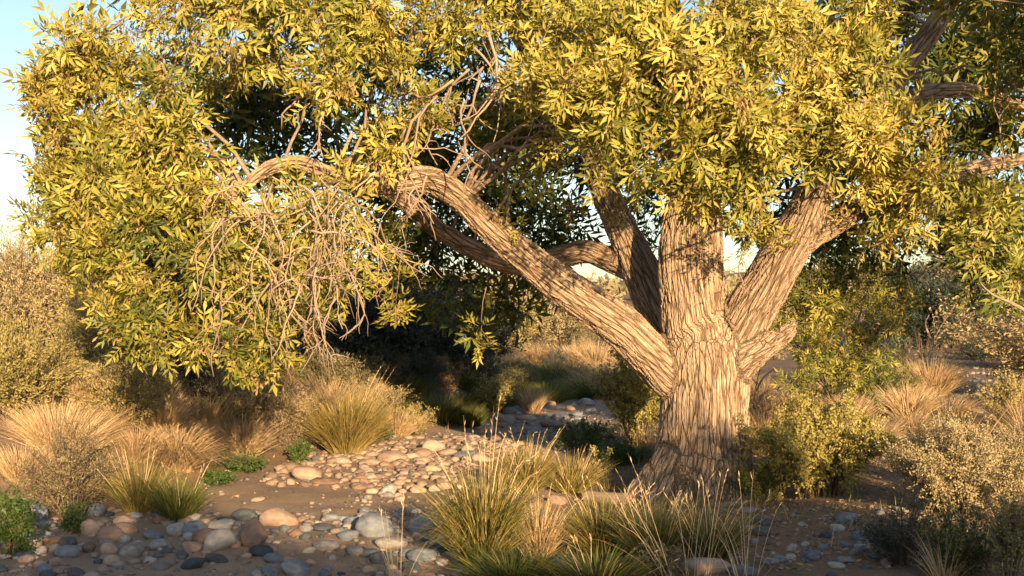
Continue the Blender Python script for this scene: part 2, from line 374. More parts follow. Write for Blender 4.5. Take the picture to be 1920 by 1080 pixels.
# bark coordinates that run along every limb
S_c, S_T, S_N, S_r, S_s = [], [], [], [], []
joint = {'left': 2.9, 'back': 2.3, 'backleft': 3.6, 'mid': 2.2, 'right': 2.2, 'fork': 3.9, 'high': 6.0, 'stub': 2.1, 'snag': 2.6, 'upper': 6, 'over': 5.5}
for nme, c in list(CH_.items()) + [('root', r) for r in rootc]:
    p = c[:, :3]; T = unit(np.gradient(p, axis=0)); s = np.concatenate([[0], np.cumsum(np.linalg.norm(np.diff(p, axis=0), axis=1))])
    if nme == 'root': s = .9 - s
    s = s + joint.get(nme, 0)
    Nv = unit(np.array([1.0, 0, 0]) - T[0] * T[0][0])
    for i in range(len(p)):
        Nv = unit(Nv - T[i] * np.dot(Nv, T[i])); S_c.append(p[i]); S_T.append(T[i]); S_N.append(Nv); S_r.append(c[i, 3]); S_s.append(s[i])
S_c, S_T, S_N, S_r, S_s = map(np.array, (S_c, S_T, S_N, S_r, S_s)); S_B = np.cross(S_T, S_N)
bco = np.zeros_like(co)
for a in range(0, nv, 8000):
    p = co[a:a + 8000]; D = np.sqrt(np.maximum(((p ** 2).sum(1)[:, None] + (S_c ** 2).sum(1)[None] - 2 * p @ S_c.T), 0)) - S_r[None]
    ix = np.argpartition(D, 5, axis=1)[:, :5]; dd = np.take_along_axis(D, ix, 1); w = np.exp(-(dd - dd.min(1, keepdims=True)) / .055); w /= w.sum(1, keepdims=True)
    loc = p[:, None] - S_c[ix]
    u = (loc * S_N[ix]).sum(-1); v = (loc * S_B[ix]).sum(-1); s = (S_s[ix] + (loc * S_T[ix]).sum(-1)) * .1
    bco[a:a + 8000] = (np.stack([u, v, s], -1) * w[..., None]).sum(1)
# lumps and burls in the wood itself
nrm = np.zeros(nv * 3, np.float32); tme.vertices.foreach_get('normal', nrm); nrm = nrm.reshape(-1, 3)
lump = .035 * fbm(bco[:, 0] * 4 + bco[:, 1] * 3.1, co[:, 2] * 2.2 + bco[:, 1] * 3, 31, 3)
co = co + nrm * lump[:, None]
tme.vertices.foreach_set('co', co.astype(np.float32).ravel())
at = tme.attributes.new('bco', 'FLOAT_VECTOR', 'POINT'); at.data.foreach_set('vector', bco.astype(np.float32).ravel())
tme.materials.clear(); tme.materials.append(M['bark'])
tree = thing('ash_tree', 'great spreading ash tree with furrowed forked trunk and sunlit seed hung crown', 'tree', (0, 0, 0))
link('trunk', tme, tree)

# ------------------------------------------------------------------ leaves
def leaf_unit(w=.27):
    V = np.array([[0, 0, 0], [.42, w / 2, .05], [.42, -w / 2, .05], [.46, 0, -.015], [1, 0, -.08]])
    return V, np.array([[0, 3, 1], [1, 3, 4], [0, 2, 3], [2, 4, 3]])
LV, LF = leaf_unit()

def frame(e, up):
    e = unit(e); f = unit(np.cross(up, e)); return e, f, np.cross(e, f)

def rosette(r, nleaf, pairs, llen=.128, rach=.23):
    """leafy shoot tip: compound leaves spread round +z; returns V (n,5,3) leaflets, rachis quads"""
    L, rq = [], []
    for k in range(nleaf):
        az = k * 2.399 + r.uniform(-.4, .4); po = math.radians(r.uniform(30, 105))
        e = np.array([math.cos(az) * math.sin(po), math.sin(az) * math.sin(po), math.cos(po)])
        up = unit(np.array([0, 0, 1.0]) + r.normal(size=3) * .35); e, f, n = frame(e, up)
        ln = rach * r.uniform(.75, 1.2); st = e * .04 + np.array([0, 0, -r.uniform(0, .10)])
        tip = st + e * ln - n * .03
        rq.append(np.array([st - f * .004, st + f * .004, tip + f * .002, tip - f * .002]))
        for q in range(pairs):
            t = .35 + .6 * q / max(pairs - 1, 1)
            for sgn in (-1, 1):
                a = math.radians(r.uniform(38, 62)); d = e * math.cos(a) + f * math.sin(a) * sgn - n * r.uniform(.05, .45)
                dd, ff, nn = frame(d, n + r.normal(size=3) * .3); s = llen * r.uniform(.75, 1.15)
                L.append(st + e * ln * t + s * (LV[:, :1] * dd + LV[:, 1:2] * ff + LV[:, 2:] * nn))
        dd, ff, nn = frame(e - n * r.uniform(.1, .5), n); s = llen * r.uniform(1, 1.25)
        L.append(tip + s * (LV[:, :1] * dd + LV[:, 1:2] * ff + LV[:, 2:] * nn))
    return np.array(L), np.array(rq)

r0 = np.random.default_rng(5)
ROS = [rosette(r0, r0.integers(5, 8), 3) for _ in range(14)]
ROSL = [rosette(r0, 5, 2, .17, .22) for _ in range(8)]
def seedbunch(r, n=26):
    L = []
    for k in range(n):
        st = r.normal(size=3) * [.035, .035, .05]; d = unit(r.normal(size=3) * .55 + [0, 0, -1.0]); f = unit(np.cross(d, r.normal(size=3)))
        s = r.uniform(.05, .08); L.append(np.array([st, st + d * s * .6 + f * .010, st + d * s, st + d * s * .6 - f * .010]))
    return np.array(L)
SEED = [seedbunch(r0) for _ in range(8)]

def rotz_to(d, tw):
    z = unit(d); a = np.array([0, 0, 1.0]) if abs(z[2]) < .95 else np.array([1.0, 0, 0]); x = unit(np.cross(a, z)); y = np.cross(z, x)
    c, s = math.cos(tw), math.sin(tw); return np.stack([x * c + y * s, -x * s + y * c, z])

class Crown:
    def __init__(s): s.leaf = Bag(); s.seed = Bag(); s.twig = Bag(); s.pick = []; s.tA = []; s.tB = []; s.tC = []
    def shoot(s, p, d, scale, tint, low=False, seeds=.0, pick=False):
        T = (ROSL if low else ROS); V, rq = T[rng.integers(len(T))]
        R = rotz_to(d, rng.uniform(0, 6.28)) * scale
        W_ = V @ R + p; n = len(W_)
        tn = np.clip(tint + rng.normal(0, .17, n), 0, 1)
        if pick: s.pick.append((W_, tn)); 
        else:
            s.leaf.add(W_.reshape(-1, 3), (LF[None] + np.arange(n)[:, None, None] * 5).reshape(-1, 3), np.repeat(tn, 5))
        rw = rq @ R + p; m = len(rw)
        s.leaf.add(rw.reshape(-1, 3), np.arange(m * 4).reshape(-1, 4), min(tint + .15, 1))
        if rng.random() < seeds:
            for _ in range(rng.integers(1, 3)):
                B = SEED[rng.integers(len(SEED))] * scale * rng.uniform(.9, 1.4) + p + rng.normal(size=3) * .07 * scale + [0, 0, -.05]; m = len(B)
                s.seed.add(B.reshape(-1, 3), np.arange(m * 4).reshape(-1, 4), np.repeat(np.clip(rng.normal(.5, .25, m), 0, 1), 4))
    def stalk(s, a, b):
        s.tA.append(a); s.tC.append(b); s.tB.append((a + b) / 2 + rng.normal(size=3) * .06 + [0, 0, .06])
    def finish(s, root, lm, tw, leafname='foliage'):
        s.leaf.build(leafname, lm, root, kind='stuff')
        if s.seed.n: s.seed.build('seed_clusters', M['seed'], root, kind='stuff')
        if s.tA: ribbons(np.array(s.tA), np.array(s.tB), np.array(s.tC), rng.uniform(.004, .009, len(s.tA)), rng.uniform(.1, .9, len(s.tA)), s.twig, 3)
        if s.twig.n: s.twig.build('twigs', tw, root, kind='stuff')

limbpts = np.vstack([c[len(c) // 3:] for k, c in CH_.items() if k not in ('trunk', 'stub', 'snag')])
branches = []
def grow(cr, px, py, d, rx, ry, rd=None, dens=1.0, tint=.6, seeds=.35, low=False, scale=1.0, pick=False, minz=2.9):
    c = P(px, py, d); k = d / F; ax = np.array([rx * k, rd if rd else .5 * (rx + ry) * k, ry * k])
    cand = limbpts[limbpts[:, 2] > minz]
    q = cand[np.argsort(np.linalg.norm(cand[:, :3] - c, axis=1) + 1.2 * np.maximum(0, cand[:, 2] - c[2] - 1.0))[rng.integers(0, 7)]]
    if np.linalg.norm(q[:3] - c) > .25: branches.append((q[:3], c, min(q[3] * .5, .014 + .006 * np.linalg.norm(q[:3] - c))))
    n = max(3, int(dens * rx * ry / 155)); per = 6 if not low else 4; k_ = 0
    while k_ < n:
        u = unit(rng.normal(size=3)); u[1] -= .25; u = unit(u); o = u * rng.random() ** .36; cc = c + o * ax; k_ += per
        base_d = unit(u * .6 + SUNV * .6 + rng.normal(size=3) * .3 + [0, 0, -.35]); tt = tint + rng.normal(0, .13)
        cr.stalk(c + o * ax * rng.uniform(.1, .4), cc)
        for _ in range(per):
            p = cc + rng.normal(size=3) * [.15, .13, .11] * scale
            dr = unit(base_d + rng.normal(size=3) * .38 + (p - cc) * 2.0)
            cr.shoot(p, dr, scale * rng.uniform(.7, 1.15), tt + rng.normal(0, .06), low, seeds, pick and rng.random() < .5 and p[1] < d)
            cr.stalk(cc, p)

cr = Crown()
# sunlit left wing
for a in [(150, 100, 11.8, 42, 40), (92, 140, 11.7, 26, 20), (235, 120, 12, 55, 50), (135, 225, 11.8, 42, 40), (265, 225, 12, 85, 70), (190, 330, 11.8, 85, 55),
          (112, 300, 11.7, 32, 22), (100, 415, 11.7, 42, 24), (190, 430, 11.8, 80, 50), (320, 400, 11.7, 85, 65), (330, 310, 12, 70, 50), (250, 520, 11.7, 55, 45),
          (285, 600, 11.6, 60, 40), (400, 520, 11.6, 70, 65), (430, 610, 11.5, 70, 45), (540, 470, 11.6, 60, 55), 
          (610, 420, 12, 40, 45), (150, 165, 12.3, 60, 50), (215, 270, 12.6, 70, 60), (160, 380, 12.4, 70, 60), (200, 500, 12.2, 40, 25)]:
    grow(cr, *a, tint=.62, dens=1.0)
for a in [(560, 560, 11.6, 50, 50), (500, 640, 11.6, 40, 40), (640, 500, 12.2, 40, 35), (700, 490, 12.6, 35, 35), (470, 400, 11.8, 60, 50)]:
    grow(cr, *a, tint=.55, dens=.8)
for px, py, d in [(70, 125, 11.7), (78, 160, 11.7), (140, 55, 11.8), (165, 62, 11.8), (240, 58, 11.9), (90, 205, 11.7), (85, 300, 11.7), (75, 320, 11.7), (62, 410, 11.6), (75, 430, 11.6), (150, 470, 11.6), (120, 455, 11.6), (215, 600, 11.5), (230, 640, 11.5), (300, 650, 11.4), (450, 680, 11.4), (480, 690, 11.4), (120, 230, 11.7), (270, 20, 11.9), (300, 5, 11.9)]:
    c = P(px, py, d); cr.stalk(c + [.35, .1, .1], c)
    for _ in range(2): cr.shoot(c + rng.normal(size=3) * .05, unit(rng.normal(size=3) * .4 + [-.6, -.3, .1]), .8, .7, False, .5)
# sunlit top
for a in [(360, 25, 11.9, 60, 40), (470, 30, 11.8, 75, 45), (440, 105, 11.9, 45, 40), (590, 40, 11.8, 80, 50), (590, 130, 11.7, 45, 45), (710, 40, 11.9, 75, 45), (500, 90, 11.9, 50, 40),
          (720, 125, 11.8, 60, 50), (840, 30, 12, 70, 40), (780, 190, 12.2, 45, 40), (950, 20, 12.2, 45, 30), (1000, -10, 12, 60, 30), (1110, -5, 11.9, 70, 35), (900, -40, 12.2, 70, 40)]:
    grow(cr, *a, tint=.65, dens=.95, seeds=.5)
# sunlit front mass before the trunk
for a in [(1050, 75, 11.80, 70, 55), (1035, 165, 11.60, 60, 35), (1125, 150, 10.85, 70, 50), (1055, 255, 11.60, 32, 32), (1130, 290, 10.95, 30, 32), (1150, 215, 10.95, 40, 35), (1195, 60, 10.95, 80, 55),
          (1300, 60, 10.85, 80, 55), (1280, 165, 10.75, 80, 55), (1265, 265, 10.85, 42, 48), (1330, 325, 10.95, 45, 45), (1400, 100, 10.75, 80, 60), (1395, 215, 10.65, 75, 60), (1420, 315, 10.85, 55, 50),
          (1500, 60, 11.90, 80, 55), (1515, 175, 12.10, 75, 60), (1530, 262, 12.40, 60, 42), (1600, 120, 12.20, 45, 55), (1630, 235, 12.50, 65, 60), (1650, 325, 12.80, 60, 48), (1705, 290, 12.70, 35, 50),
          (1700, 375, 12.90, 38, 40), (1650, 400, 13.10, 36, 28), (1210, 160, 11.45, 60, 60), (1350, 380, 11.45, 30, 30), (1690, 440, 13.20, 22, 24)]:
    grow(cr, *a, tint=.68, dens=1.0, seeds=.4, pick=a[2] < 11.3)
# upper right, broken light; the shade is also put into darker leaf tints
for a in [(1870, 40, 12.5, 60, 45), (1905, 130, 12.5, 35, 45), (1660, 10, 12.2, 40, 25), (1850, 440, 14, 40, 45), (1895, 520, 13.8, 35, 50), (1800, 380, 14.2, 45, 40), (1880, 350, 14, 35, 35)]:
    grow(cr, *a, tint=.5, dens=.8, seeds=.3)
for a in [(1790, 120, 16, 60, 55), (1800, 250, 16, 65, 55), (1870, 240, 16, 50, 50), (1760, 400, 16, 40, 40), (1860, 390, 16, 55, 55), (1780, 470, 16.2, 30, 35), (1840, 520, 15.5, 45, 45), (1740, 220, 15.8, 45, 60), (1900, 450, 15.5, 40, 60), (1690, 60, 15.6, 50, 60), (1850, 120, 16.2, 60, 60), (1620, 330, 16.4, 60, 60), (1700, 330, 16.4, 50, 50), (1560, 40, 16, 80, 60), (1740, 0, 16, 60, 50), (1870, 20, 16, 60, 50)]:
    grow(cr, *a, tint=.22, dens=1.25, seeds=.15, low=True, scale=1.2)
# far side of the crown, its shade put into a darker leaf tint
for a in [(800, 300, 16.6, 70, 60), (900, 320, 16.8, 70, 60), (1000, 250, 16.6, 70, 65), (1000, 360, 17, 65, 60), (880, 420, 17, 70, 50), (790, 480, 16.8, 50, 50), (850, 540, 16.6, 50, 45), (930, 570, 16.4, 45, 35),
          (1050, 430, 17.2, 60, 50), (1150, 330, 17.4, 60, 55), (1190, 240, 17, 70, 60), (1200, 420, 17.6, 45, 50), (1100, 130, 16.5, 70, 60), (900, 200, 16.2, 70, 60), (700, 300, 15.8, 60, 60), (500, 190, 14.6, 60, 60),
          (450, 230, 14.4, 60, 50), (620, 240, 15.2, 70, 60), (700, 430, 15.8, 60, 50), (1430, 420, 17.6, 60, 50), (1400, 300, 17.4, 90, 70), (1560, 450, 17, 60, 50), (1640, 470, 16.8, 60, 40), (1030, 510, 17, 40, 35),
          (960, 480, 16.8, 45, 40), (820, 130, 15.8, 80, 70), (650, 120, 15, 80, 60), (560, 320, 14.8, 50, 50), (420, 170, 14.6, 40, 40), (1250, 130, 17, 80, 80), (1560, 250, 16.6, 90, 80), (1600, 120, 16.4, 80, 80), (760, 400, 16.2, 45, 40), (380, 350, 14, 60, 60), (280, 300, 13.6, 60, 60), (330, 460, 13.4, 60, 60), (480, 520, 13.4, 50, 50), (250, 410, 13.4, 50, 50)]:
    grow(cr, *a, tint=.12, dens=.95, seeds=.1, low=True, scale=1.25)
# the rest of the crown, above the picture
for a in [(300, -120, 12.5, 150, 90), (560, -160, 12, 170, 100), (820, -180, 12, 170, 110), (1080, -190, 11.8, 170, 120), (1340, -190, 11.8, 170, 120), (1600, -170, 12, 170, 120), (1850, -120, 12.6, 140, 100), (500, -220, 15, 170, 110),
          (800, -300, 14.5, 180, 110), (1100, -360, 14, 190, 110), (1400, -360, 14, 190, 110), (1700, -300, 14.5, 180, 110), (900, -160, 16.5, 180, 120), (1200, -200, 17, 180, 120), (1500, -150, 16.8, 180, 120), (1950, 60, 15.5, 90, 120), (2000, 300, 15.5, 80, 110), (1980, -120, 15, 120, 100)]:
    grow(cr, *a, tint=.5, dens=.26, seeds=.1, low=True, scale=1.45, minz=4.5)
for a in [(600, 345, 11.7, 30, 22), (680, 290, 11.9, 45, 22), (360, 120, 12.2, 60, 45)]:
    grow(cr, *a, tint=.62, dens=.9)
for a in [(2080, -160, 11.3, 130, 110), (2010, -230, 11.2, 120, 100), (2150, -10, 11.5, 120, 130), (2110, 80, 11.4, 70, 90)]:  # unseen crown masses added to shade the upper right limbs
    grow(cr, *a, tint=.5, dens=.5, seeds=.1, low=True, scale=1.4, minz=4.5)
for a in [(1150, 270, 12.7, 50, 40), (1090, 200, 13, 60, 50), (1300, 250, 12.9, 60, 45), (1240, 220, 13, 60, 60), (1010, 210, 13.2, 50, 45), (930, 250, 13.6, 45, 40)]:  # leaves added to shade the rear limbs, with shade put into their tint
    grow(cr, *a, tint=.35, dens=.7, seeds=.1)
# single sprays hanging in the gap under the bough
for px, py, d, n, s in [(742, 575, 12.4, 3, .75), (903, 638, 12.8, 3, .75), (1175, 380, 12.6, 3, .6), (950, 420, 13, 2, .6), (1010, 340, 13.2, 3, .7), (1080, 385, 13.3, 4, .6), (1440, 440, 12.8, 4, .8), (1400, 420, 12.6, 4, .8), (1385, 475, 12.9, 2, .6), (1505, 440, 12.9, 1, .5)]:
    c = P(px, py, d); cr.stalk(c + [.05, .1, .6], c)
    for _ in range(n): cr.shoot(c + rng.normal(size=3) * .06, unit(rng.normal(size=3) * .4 + SUNV * .4 + [0, 0, -.8]), s, .7, False, .2)
# the largest leaves are single parts
allp = [(w, t) for W_, tn in cr.pick for w, t in zip(W_, tn)]
key = np.array([-np.linalg.norm(w[4] - w[0]) / w[0][1] for w, t in allp]); order = np.argsort(key)
for q, ii in enumerate(order):
    w, t = allp[ii]
    if q < 300:
        b = Bag(); b.add(w, LF, t); b.build('leaf', M['leaf'], tree)
    else: cr.leaf.add(w, LF, t)
cr.finish(tree, M['leaf'], M['twig'])

# branches that carry the leaf masses
for a, c, r in branches:
    L = np.linalg.norm(c - a); n = 7; t = np.linspace(0, 1, n)[:, None]
    p = a * (1 - t) + c * t + np.array([0, .2 * L, .18 * L]) * (4 * t * (1 - t)) + np.cumsum(rng.normal(size=(n, 3)), 0) * .045 * L * t * (1 - t) * 4
    b = Bag(); V, fs = tube(p, r * (1 - .72 * t[:, 0]), 6, True); b.add(V, fs); b.build('branch', M['limb'], tree, True)

# bare drooping twigs
def droop(start, d0, L, r, sag=.16, wob=.28, n=9):
    p = [np.array(start, float)]; d = unit(d0)
    for i in range(n):
        d = unit(d + rng.normal(size=3) * wob * [1, .6, 1] + [0, 0, -sag]); p.append(p[-1] + d * L / n)
    return np.array(p)
def bare(start, d0, L, r, kids=5, sag=.16):
    b = Bag(); p = droop(start, d0, L, r, sag); V, fs = tube(p, np.linspace(r, r * .35, len(p)), 5, True); b.add(V, fs, rng.uniform(.4, 1))
    for _ in range(kids):
        i = rng.integers(2, len(p) - 1); q = droop(p[i], unit(p[i + 1] - p[i]) + rng.normal(size=3) * .8, L * rng.uniform(.18, .45), r, sag * .8, .25, 6)
        V, fs = tube(q, np.linspace(r * .6, r * .22, len(q)), 4, True); b.add(V, fs, rng.uniform(.4, 1))
    b.build('twig', M['twig'], tree, True)
for (px, py, d, dx, dz, L) in [(905, 20, 11.9, -.1, -1, 1.5), (915, 60, 11.8, .1, -1, 1.3), (925, 40, 12, .3, -1, .8), (880, 130, 11.8, -1, -.3, 1.2), (850, 150, 11.8, -.9, -.6, 1.4), (820, 180, 11.8, -.8, -.8, 1.4), (790, 210, 11.8, -.7, -.9, 1.3), (760, 240, 11.8, -.8, -.7, 1.2),
          (900, 150, 11.9, -.2, -1, 1.3), (870, 190, 11.9, -.4, -1, 1.0), (740, 300, 11.9, -.4, -1, 1.0), (700, 330, 12, -.5, -.8, 1.1), (890, 90, 12, .2, -1, 1.1), (935, 20, 12.4, .5, -.6, 1.0), (800, 330, 12.2, -.3, -1, .9), (660, 250, 11.9, -.8, -.5, 1.1), (620, 170, 11.6, -.5, -.8, .7), (600, 140, 11.6, -.7, -.6, .8)]:
    bare(P(px, py, d), [dx, rng.normal() * .2, dz], L, rng.uniform(.013, .020), 5, .07)
for q in range(58):
    px = rng.uniform(410, 690); py = rng.uniform(330, 560) if px < 640 else rng.uniform(350, 420)
    bare(P(px, py, rng.uniform(10.9, 11.4)), [rng.normal() * .7, rng.normal() * .3, -.5], rng.uniform(.6, 1.15), rng.uniform(.007, .013), 4, .2)
for (px, py, d, L) in [(640, 530, 11.4, .7), (560, 590, 11.3, .6), (520, 560, 11.3, .75), (720, 560, 12.3, .35), (735, 520, 12.4, .4), (1340, 390, 12.2, .4), (1320, 380, 12.2, .35), (1170, 300, 11.8, .5), (1400, 470, 12.6, .5), (1440, 455, 12.8, .5), (1870, 150, 12.4, 1.0), (1890, 130, 12.4, .9), (1850, 60, 12.4, .8)]:
    bare(P(px, py, d), [rng.normal() * .4, 0, -1], L, .009, 4, .12)
b = Bag(); p = spline([P(950, 470, 13.3), P(952, 400, 13.3), P(948, 330, 13.4), P(953, 260, 13.6)], 12); V, fs = tube(p, np.linspace(.028, .014, 12), 6, True); b.add(V, fs); b.build('branch', M['limb'], tree, True)
b = Bag(); p = spline([P(1960, 605, 13.2), P(1900, 570, 13.2), P(1860, 552, 13.2), P(1838, 530, 13.2)], 12); V, fs = tube(p, np.linspace(.03, .006, 12), 6, True); b.add(V, fs); b.build('branch', M['limb'], tree, True)

# ------------------------------------------------------------------ plants: generators
def tuft(name, label, cat, px, py, hpx, wpx, n, mt='grass', tint=.6, tsd=.22, bend=.5, spread=.35, bw=.006, stalks=0, group=None, lean=(0, 0), pos=None, seg=5, part='blades'):
    c = G(px, py) if pos is None else np.array(pos); k = c[1] / F; h = hpx * k; w = wpx * k
    root = thing(name, label, cat, c, group)
    bg = Bag()
    def blades(n, h0, h1, w_, bw, tint, tsd, bend, spread):
        az = rng.uniform(0, 6.283, n); q = np.sqrt(rng.random(n)); r0 = q * w_ * .5 * spread * .6
        out = np.stack([np.cos(az), np.sin(az), np.zeros(n)], -1); a2 = az + rng.normal(0, .5, n); dr = np.stack([np.cos(a2), np.sin(a2), np.zeros(n)], -1)
        hh = h * rng.uniform(h0, h1, n) * (1 - .25 * q); reach = (w_ * .5) * (spread + (1 - spread) * rng.random(n)) * (.25 + .75 * q)
        bd = bend * rng.uniform(.4, 1.4, n)
        t = np.linspace(0, 1, seg + 1)[None, :, None]
        cen = (out * r0[:, None])[:, None] + dr[:, None] * reach[:, None, None] * (t * (1 - bd[:, None, None] * .5) + bd[:, None, None] * .7 * t ** 2.2)
        cen = cen + np.array([0, 0, 1.0]) * hh[:, None, None] * (t - bd[:, None, None] * .45 * t ** 3)
        cen = cen + np.array([lean[0], lean[1], 0]) * h * t ** 2
        gz_ = H(c[0] + cen[:, 0, 0], c[1] + cen[:, 0, 1]) - c[2] - .02
        cen[..., 2] += gz_[:, None]
        sd = unit(np.stack([np.cos(SUN_AZ) + rng.normal(0, .5, n), np.sin(SUN_AZ) + rng.normal(0, .5, n), np.zeros(n)], -1))
        ww = bw * rng.uniform(.6, 1.3, n)[:, None, None] * (1 - t ** 1.6 * .92)
        V = np.stack([cen - sd[:, None] * ww, cen + sd[:, None] * ww], 2).reshape(n, -1, 3)
        qd = np.array([[2 * i, 2 * i + 1, 2 * i + 3, 2 * i + 2] for i in range(seg)]); m = 2 * (seg + 1)
        bg.add(V.reshape(-1, 3), (qd[None] + np.arange(n)[:, None, None] * m).reshape(-1, 4), np.repeat(np.clip(rng.normal(tint, tsd, n), 0, 1), m))
        return cen
    blades(n, .45, 1.0, w, bw, tint, tsd, bend, spread)
    bg.build(part, M[mt], root, kind='stuff')
    if stalks:
        bg = Bag(); tips = blades(stalks, .95, 1.2, w * .9, bw * .7, .95, .05, bend * .5, spread)
        # seed heads
        for s_ in range(3):
            a = tips[:, -2] * (1 - .3 * s_) + tips[:, -1] * (.3 * s_); n_ = len(a)
            d = unit(tips[:, -1] - tips[:, -2]) * .05 + rng.normal(size=(n_, 3)) * .012; f = unit(np.cross(d, rng.normal(size=(n_, 3)))) * .004
            V = np.stack([a, a + d * .5 + f, a + d, a + d * .5 - f], 1); bg.add(V.reshape(-1, 3), np.arange(n_ * 4).reshape(-1, 4), .9)
        bg.build('seed_stalks', M['straw'], root, kind='stuff')
    return root

def shrub(name, label, cat, px, py, hpx, wpx, leaves=7000, stems=34, twigs=11, leaf=.026, asp=.5, mt='olive', tint=.55, tsd=.2, top=.5, tw=.17, group=None, pos=None, dim=None, along=False, smt='stem', base=.12, lean=0.0):
    c = G(px, py) if pos is None else np.array(pos); k = c[1] / F; h, w = (hpx * k, wpx * k) if dim is None else dim
    root = thing(name, label, cat, c, group)
    az = rng.uniform(0, 6.283, stems); rho = np.sqrt(rng.random(stems)); z = (1 - top * rho ** 2) * rng.uniform(.62, 1.0, stems)
    E = np.stack([np.cos(az) * rho * w / 2 + lean * h * z, np.sin(az) * rho * w / 2, h * z], -1)
    A = np.stack([np.cos(az), np.sin(az), np.zeros(stems)], -1) * (rho * w * base)[:, None]
    A[:, 2] = H(c[0] + A[:, 0], c[1] + A[:, 1]) - c[2] - .03
    Bm = E * [.35, .35, .62] + rng.normal(size=(stems, 3)) * .05 * h
    sb = Bag(); ribbons(A, Bm, E, rng.uniform(.006, .012, stems) * (h ** .5), rng.random(stems), sb, 5)
    nt_ = stems * twigs; si = np.repeat(np.arange(stems), twigs); t = rng.uniform(.22, 1.0, nt_)[:, None]
    S = (1 - t) ** 2 * A[si] + 2 * t * (1 - t) * Bm[si] + t * t * E[si]
    d = unit(unit(S - [0, 0, h * .2]) * .7 + [0, 0, .45] + rng.normal(size=(nt_, 3)) * .6); ln = tw * h * rng.uniform(.5, 1.5, nt_)
    T_ = S + d * ln[:, None]; Mm = (S + T_) / 2 + rng.normal(size=(nt_, 3)) * .02 * h
    ribbons(S, Mm, T_, .0035 * (h ** .5), rng.random(nt_), sb, 2)
    sb.build('stems', M[smt], root, kind='stuff')
    if leaves:
        li = rng.integers(0, nt_, leaves); t = (rng.random(leaves) ** .7)[:, None]
        p = (1 - t) ** 2 * S[li] + 2 * t * (1 - t) * Mm[li] + t * t * T_[li] + rng.normal(size=(leaves, 3)) * leaf * .55
        if along: dl = unit(d[li] + rng.normal(size=(leaves, 3)) * .45)
        else: dl = unit(rng.normal(size=(leaves, 3)) + d[li] * .8)
        f = unit(np.cross(dl, unit(p - [0, 0, h * .3]) * .5 + SUNV * .8 + rng.normal(size=(leaves, 3)) * .55)); s = leaf * rng.uniform(.6, 1.3, leaves)[:, None]
        nn = np.cross(dl, f)
        V = np.stack([p, p + dl * s * .5 + f * s * asp * .5 + nn * s * .08, p + dl * s, p + dl * s * .5 - f * s * asp * .5 + nn * s * .08], 1)
        tn = np.clip(tint + rng.normal(0, tsd * .6, nt_)[li] + rng.normal(0, tsd * .6, leaves), 0, 1)
        lb = Bag(); lb.add(V.reshape(-1, 3), np.arange(leaves * 4).reshape(-1, 4), np.repeat(tn, 4)); lb.build('foliage', M[mt], root, kind='stuff')
    return root

# ------------------------------------------------------------------ left bank
s_wisp = shrub('willow_shrub', 'tall feathery pale olive shrub rising above the bank scrub', 'shrub', 60, 700, 290, 230, 15000, 46, 16, .07, .26, 'sage', .75, .2, .45, .2, along=True)
shrub('feathery_shrub', 'spreading olive tan shrub with fine twigs beside the tall feathery shrub', 'shrub', 190, 745, 235, 230, 14000, 44, 15, .06, .28, 'olive', .85, .2, .5, .2, along=True)
shrub('feathery_shrub', 'tangled olive shrub with arching twigs behind the pale dry brush', 'shrub', 30, 790, 215, 240, 14000, 46, 15, .05, .32, 'olive', .85, .2, .5, .2, along=True)
s_dark = shrub('sage_shrub', 'dark blue green shrub under the hanging ash twigs on the bank', 'shrub', 335, 760, 130, 190, 11000, 40, 12, .035, .4, 'dusk', .55, .2, .4)
tuft('dry_brush', 'pinkish dry brush clump in front of the tangled olive shrub', 'dry grass', 110, 850, 135, 230, 1300, 'straw', .65, .2, .35, .5, .005)
shrub('sage_shrub', 'wiry grey green sage shrub with dark bare stems at the wash edge', 'shrub', 135, 965, 180, 210, 9000, 75, 12, .024, .3, 'sage', .3, .2, .45, .16, along=True, base=.1)
tuft('arching_brush', 'brown fern like brush arching down the bank face', 'dry grass', 330, 870, 130, 300, 1100, 'straw', .35, .2, 1.25, .35, .008)
tuft('arching_brush', 'tan brush drooping beside the brown fern like brush', 'dry grass', 455, 850, 130, 220, 900, 'straw', .5, .2, 1.1, .35, .007)
tuft('grass_clump', 'tall green gold grass clump at the foot of the bank', 'grass', 262, 960, 160, 220, 420, 'grass', .62, .22, .55, .35, .007, 12)
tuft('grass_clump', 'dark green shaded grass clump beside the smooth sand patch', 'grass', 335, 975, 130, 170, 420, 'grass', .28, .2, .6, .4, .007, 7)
shrub('pale_shrub', 'pale tan dry shrub between the drooping brush and golden tussock', 'shrub', 520, 830, 135, 170, 7000, 50, 12, .03, .3, 'sage', .75, .18, .5, .17, along=True)
tuft('grass_tussock', 'dense round golden green grass tussock glowing on top of the bank', 'grass', 650, 852, 200, 260, 2600, 'grass', .80, .16, .9, .35, .006, 30)
tuft('dry_brush', 'straw coloured brush crowning the bank behind the golden tussock', 'dry grass', 590, 790, 90, 260, 1000, 'straw', .72, .2, .4, .5, .005)
tuft('dry_brush', 'dry brush sloping down the bank end past the golden tussock', 'dry grass', 740, 812, 75, 150, 700, 'straw', .7, .2, .5, .5, .005)
shrub('pale_shrub', 'small pale yellow shrub on the bank end above the round boulders', 'shrub', 775, 815, 70, 90, 2600, 26, 9, .03, .4, 'olive', .85)
shrub('green_herb', 'bright green herb at the foot of the pale tan shrub', 'herb', 563, 868, 52, 44, 1100, 14, 8, .04, .5, 'forb', .7)
shrub('green_herb', 'low green herb under the golden tussock', 'herb', 715, 828, 36, 66, 1100, 14, 8, .04, .5, 'forb', .6)
shrub('green_herb', 'dark green herb patch below the brown fern like brush', 'herb', 455, 885, 42, 110, 1600, 22, 8, .04, .5, 'forb', .4)
